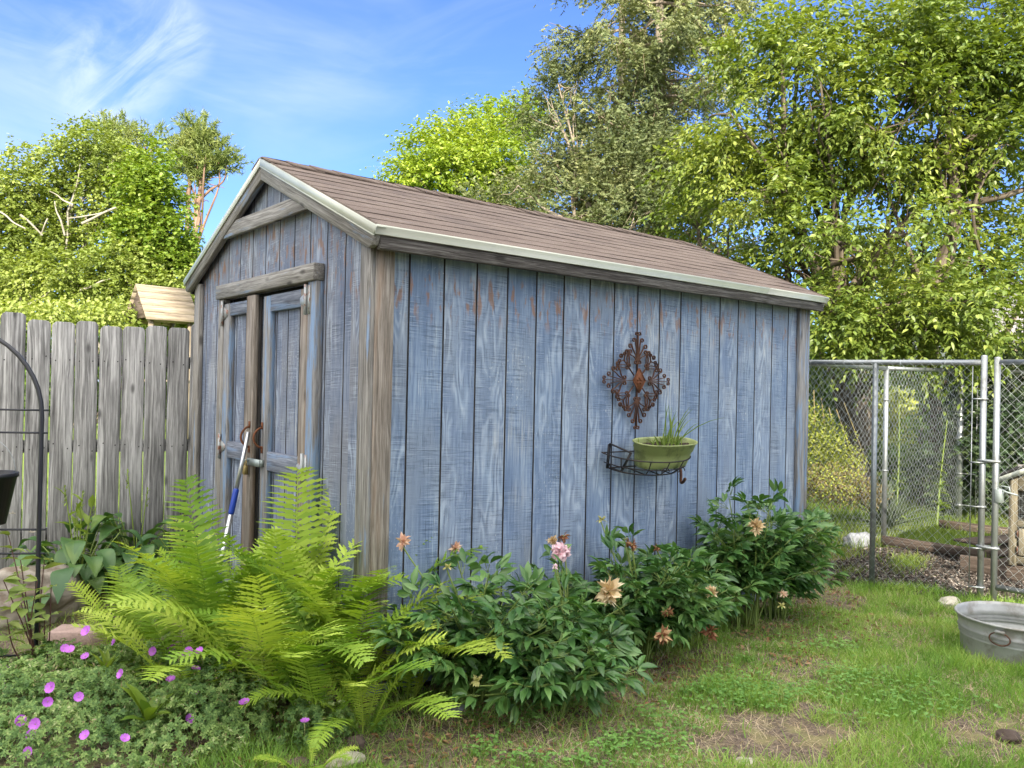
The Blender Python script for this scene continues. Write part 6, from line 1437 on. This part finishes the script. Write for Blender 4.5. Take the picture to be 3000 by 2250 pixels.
def vnoise(x, y, s, seed=0):
    return .5+.25*(np.sin(x*s+seed)*np.cos(y*s*1.13+seed*2)+np.sin((x+y)*s*.71+1.3*seed)*np.cos((x-y)*s*.83-.7*seed))+.12*np.sin(x*s*2.7+seed)*np.sin(y*s*2.3)
r_ = np.random.RandomState(5)
def sample(n, x0, x1, y0, y1):
    return r_.uniform(x0, x1, n), r_.uniform(y0, y1, n)
def front(x, y):   # the lawn in front of shed, right of the beds, up to the kennel
    k = (y < -.10)*1.0; k *= (x+.33*(y+.26) < 4.30+.06*np.sin(y*9))
    return k
X, Y = sample(300000, -1.2, 4.9, -3.2, -.05)
dens = front(X, Y)*(1-.99*bare(X, Y))*(.85+.6*vnoise(X, Y, 3.1, 1))*np.where(Y > -.5, .55, 1.0); dist = np.hypot(X-CAM[0], Y-CAM[1])
k = (r_.rand(len(X)) < dens) & (dist > 2.3); X, Y = X[k], Y[k]; tall = vnoise(X, Y, 2.3, 4)*vnoise(X, Y, 6.1, 2); n = len(X)
edge = np.exp(-((X+.33*(Y+.26)-4.22)/.10)**2)
H = (.028+.070*tall+.05*edge)*r_.uniform(.5, 1.5, n); dry = r_.rand(n) < (.16+.28*(vnoise(X, Y, 2.0, 9) > .58))
blade_mesh('lawn_grass', X[~dry], Y[~dry], H[~dry], r_.uniform(.0024, .0052, (~dry).sum()), .55, 'grass', 1, 'short patchy green lawn grass in front of the shed')
X2, Y2 = X[dry], Y[dry]; Xs, Ys = sample(60000, -1.0, 4.9, -3.1, -.05); kb = (r_.rand(60000) < front(Xs, Ys)*(.10+.62*bare(Xs, Ys))) & (np.hypot(Xs-CAM[0], Ys-CAM[1]) > 2.4)
X2 = np.concatenate([X2, Xs[kb]]); Y2 = np.concatenate([Y2, Ys[kb]]); blade_mesh('dry_straw', X2, Y2, r_.uniform(.03, .09, len(X2)), r_.uniform(.0014, .003, len(X2)), 2.6, 'straw', 2, 'dry straw-coloured thatch lying on the lawn', 'dry grass')
# longer tufts
cx, cy = sample(420, -.6, 4.7, -2.9, -.15); kk = (front(cx, cy) > 0) & (bare(cx, cy) < .5) & (vnoise(cx, cy, 2.3, 4) > .35); cx, cy = cx[kk], cy[kk]; m = 46
X = (cx[:, None]+.035*r_.randn(len(cx), m)).ravel(); Y = (cy[:, None]+.035*r_.randn(len(cx), m)).ravel(); blade_mesh('grass_tufts', X, Y, r_.uniform(.05, .14, len(X)), r_.uniform(.002, .0042, len(X)), .7, 'grass', 3, 'longer grass tufts scattered over the lawn')
# rear grass: inside and beyond the kennel, and the lawn beyond the picket fence
X, Y = sample(120000, 3.8, 13, -1.6, 6.5); dens = (X+.33*(Y+.26) > 4.25)*(1-in_run(X, Y))*np.where(X < 6.5, .8, .9)*(.5+.6*vnoise(X, Y, 1.7, 3)); k = r_.rand(len(X)) < dens; X, Y = X[k], Y[k]
blade_mesh('rough_grass', X, Y, r_.uniform(.06, .17, len(X))*(.6+.8*vnoise(X, Y, 1.3, 7)), r_.uniform(.004, .008, len(X)), .45, 'grass_sun', 4, 'longer sunlit rough grass behind the chain-link fence')
X, Y = sample(9000, 4.6, 5.9, -.35, .3); k = r_.rand(9000) < .8*np.exp(-(((X-5.35)/.35)**2+((Y+.02-.3*(X-5.35))/.10)**2))+.7*np.exp(-(((X-4.55)/.15)**2+((Y-.12)/.10)**2)); blade_mesh('grass_tufts', X[k], Y[k], r_.uniform(.05, .12, k.sum()), r_.uniform(.003, .005, k.sum()), .5, 'grass_sun', 14, 'bright grass tufts beside the raised bed boards')
X, Y = sample(7000, -1.1, .9, -1.2, -.1); k = r_.rand(7000) < .5*vnoise(X, Y, 4, 5); blade_mesh('grass_tufts', X[k], Y[k], r_.uniform(.05, .15, k.sum()), r_.uniform(.002, .004, k.sum()), .9, 'grass', 8, 'grass blades pushing up along the front edge of the beds')
X, Y = sample(16000, -2.6, .6, .3, 3.2); k = (r_.rand(16000) < .35+.5*vnoise(X, Y, 3, 2)) & ((X < -.1) & ~((X > -.1) & (Y < 2.5))); X, Y = X[k], Y[k]; blade_mesh('grass_tufts', X, Y, r_.uniform(.03, .12, len(X)), r_.uniform(.002, .004, len(X)), .8, 'grass', 6, 'grass and weeds growing at the foot of the picket fence')
X, Y = sample(26000, -4, 2.2, 3.2, 9); blade_mesh('rough_grass', X, Y, r_.uniform(.04, .10, len(X)), r_.uniform(.005, .009, len(X)), .5, 'grass_sun', 7, 'sunlit lawn beyond the picket fence')
# clover
cx, cy = [], []
for (px, py, q, n_) in ((2130, 2040, .30, 520), (1980, 1995, .22, 230), (2240, 1975, .2, 200), (1750, 2180, .35, 420), (1560, 2200, .3, 300), (1900, 2150, .3, 350), (2420, 1900, .25, 180), (2500, 2000, .3, 300), (1350, 2180, .25, 220), (1120, 2150, .12, 90), (2350, 2060, .25, 200), (2700, 2080, .3, 220), (1650, 2100, .3, 260)):
    c = gnd(px, py); cx.append(c[0]+q*.5*r_.randn(n_)); cy.append(c[1]+q*.5*r_.randn(n_))
cx = np.concatenate(cx); cy = np.concatenate(cy); k = (front(cx, cy) > 0) & (bare(cx, cy) < .6); cx, cy = cx[k], cy[k]; n = len(cx); P = np.stack([cx, cy, gz(cx, cy)+r_.uniform(.02, .065, n)], 1); a0 = r_.uniform(0, 6.28, n)
Pp = np.repeat(P, 3, 0); aa = (a0[:, None]+np.array([0, 2.094, 4.189])).ravel(); D = np.stack([np.cos(aa), np.sin(aa), .12*r_.randn(3*n)], 1); mb = MB(); leaves(mb, Pp, D, np.repeat(np.array([0, 0, 1.])+.25*r_.randn(n, 3), 3, 0), r_.uniform(.009, .016, 3*n), r_.uniform(.010, .015, 3*n), T_LEAF)
cl = mb.build('clover', M['clover']); cl['kind'] = 'stuff'; cl['label'] = 'bright green clover patches in the lawn'; cl['category'] = 'clover'
# dead leaves under the plants
X, Y = sample(5200, -1.0, 3.9, -.95, .9); k = ((Y < -.02) | (X < -.1)) & (r_.rand(5200) < .45+.5*(vnoise(X, Y, 5, 3) > .5)); X, Y = X[k], Y[k]; n = len(X); mb = MB()
leaves(mb, np.stack([X, Y, gz(X, Y)+.006+.012*r_.rand(n)], 1), np.stack([r_.randn(n), r_.randn(n), .25*r_.randn(n)], 1), np.array([0, 0, 1.])+.5*r_.randn(n, 3), r_.uniform(.02, .05, n), r_.uniform(.008, .022, n), T_LEAF); dl_ = mb.build('leaf_litter', M['litter']); dl_['kind'] = 'stuff'; dl_['label'] = 'brown dead leaves under the plants'; dl_['category'] = 'leaf litter'
# chips in the kennel run
X, Y = sample(60000, 4.0, 6.4, -1.8, .6); k = r_.rand(60000) < in_run(X, Y)*.95; X, Y = X[k], Y[k]; n = len(X); mb = MB()
leaves(mb, np.stack([X, Y, gz(X, Y)+.004+.02*r_.rand(n)], 1), np.stack([r_.randn(n), r_.randn(n), .3*r_.randn(n)], 1), np.array([0, 0, 1.])+.6*r_.randn(n, 3), r_.uniform(.015, .045, n), r_.uniform(.006, .016, n), T_DIA); ch = mb.build('bark_mulch', M['chips']); ch['kind'] = 'stuff'; ch['label'] = 'grey-brown bark chips covering the kennel ground'; ch['category'] = 'mulch'
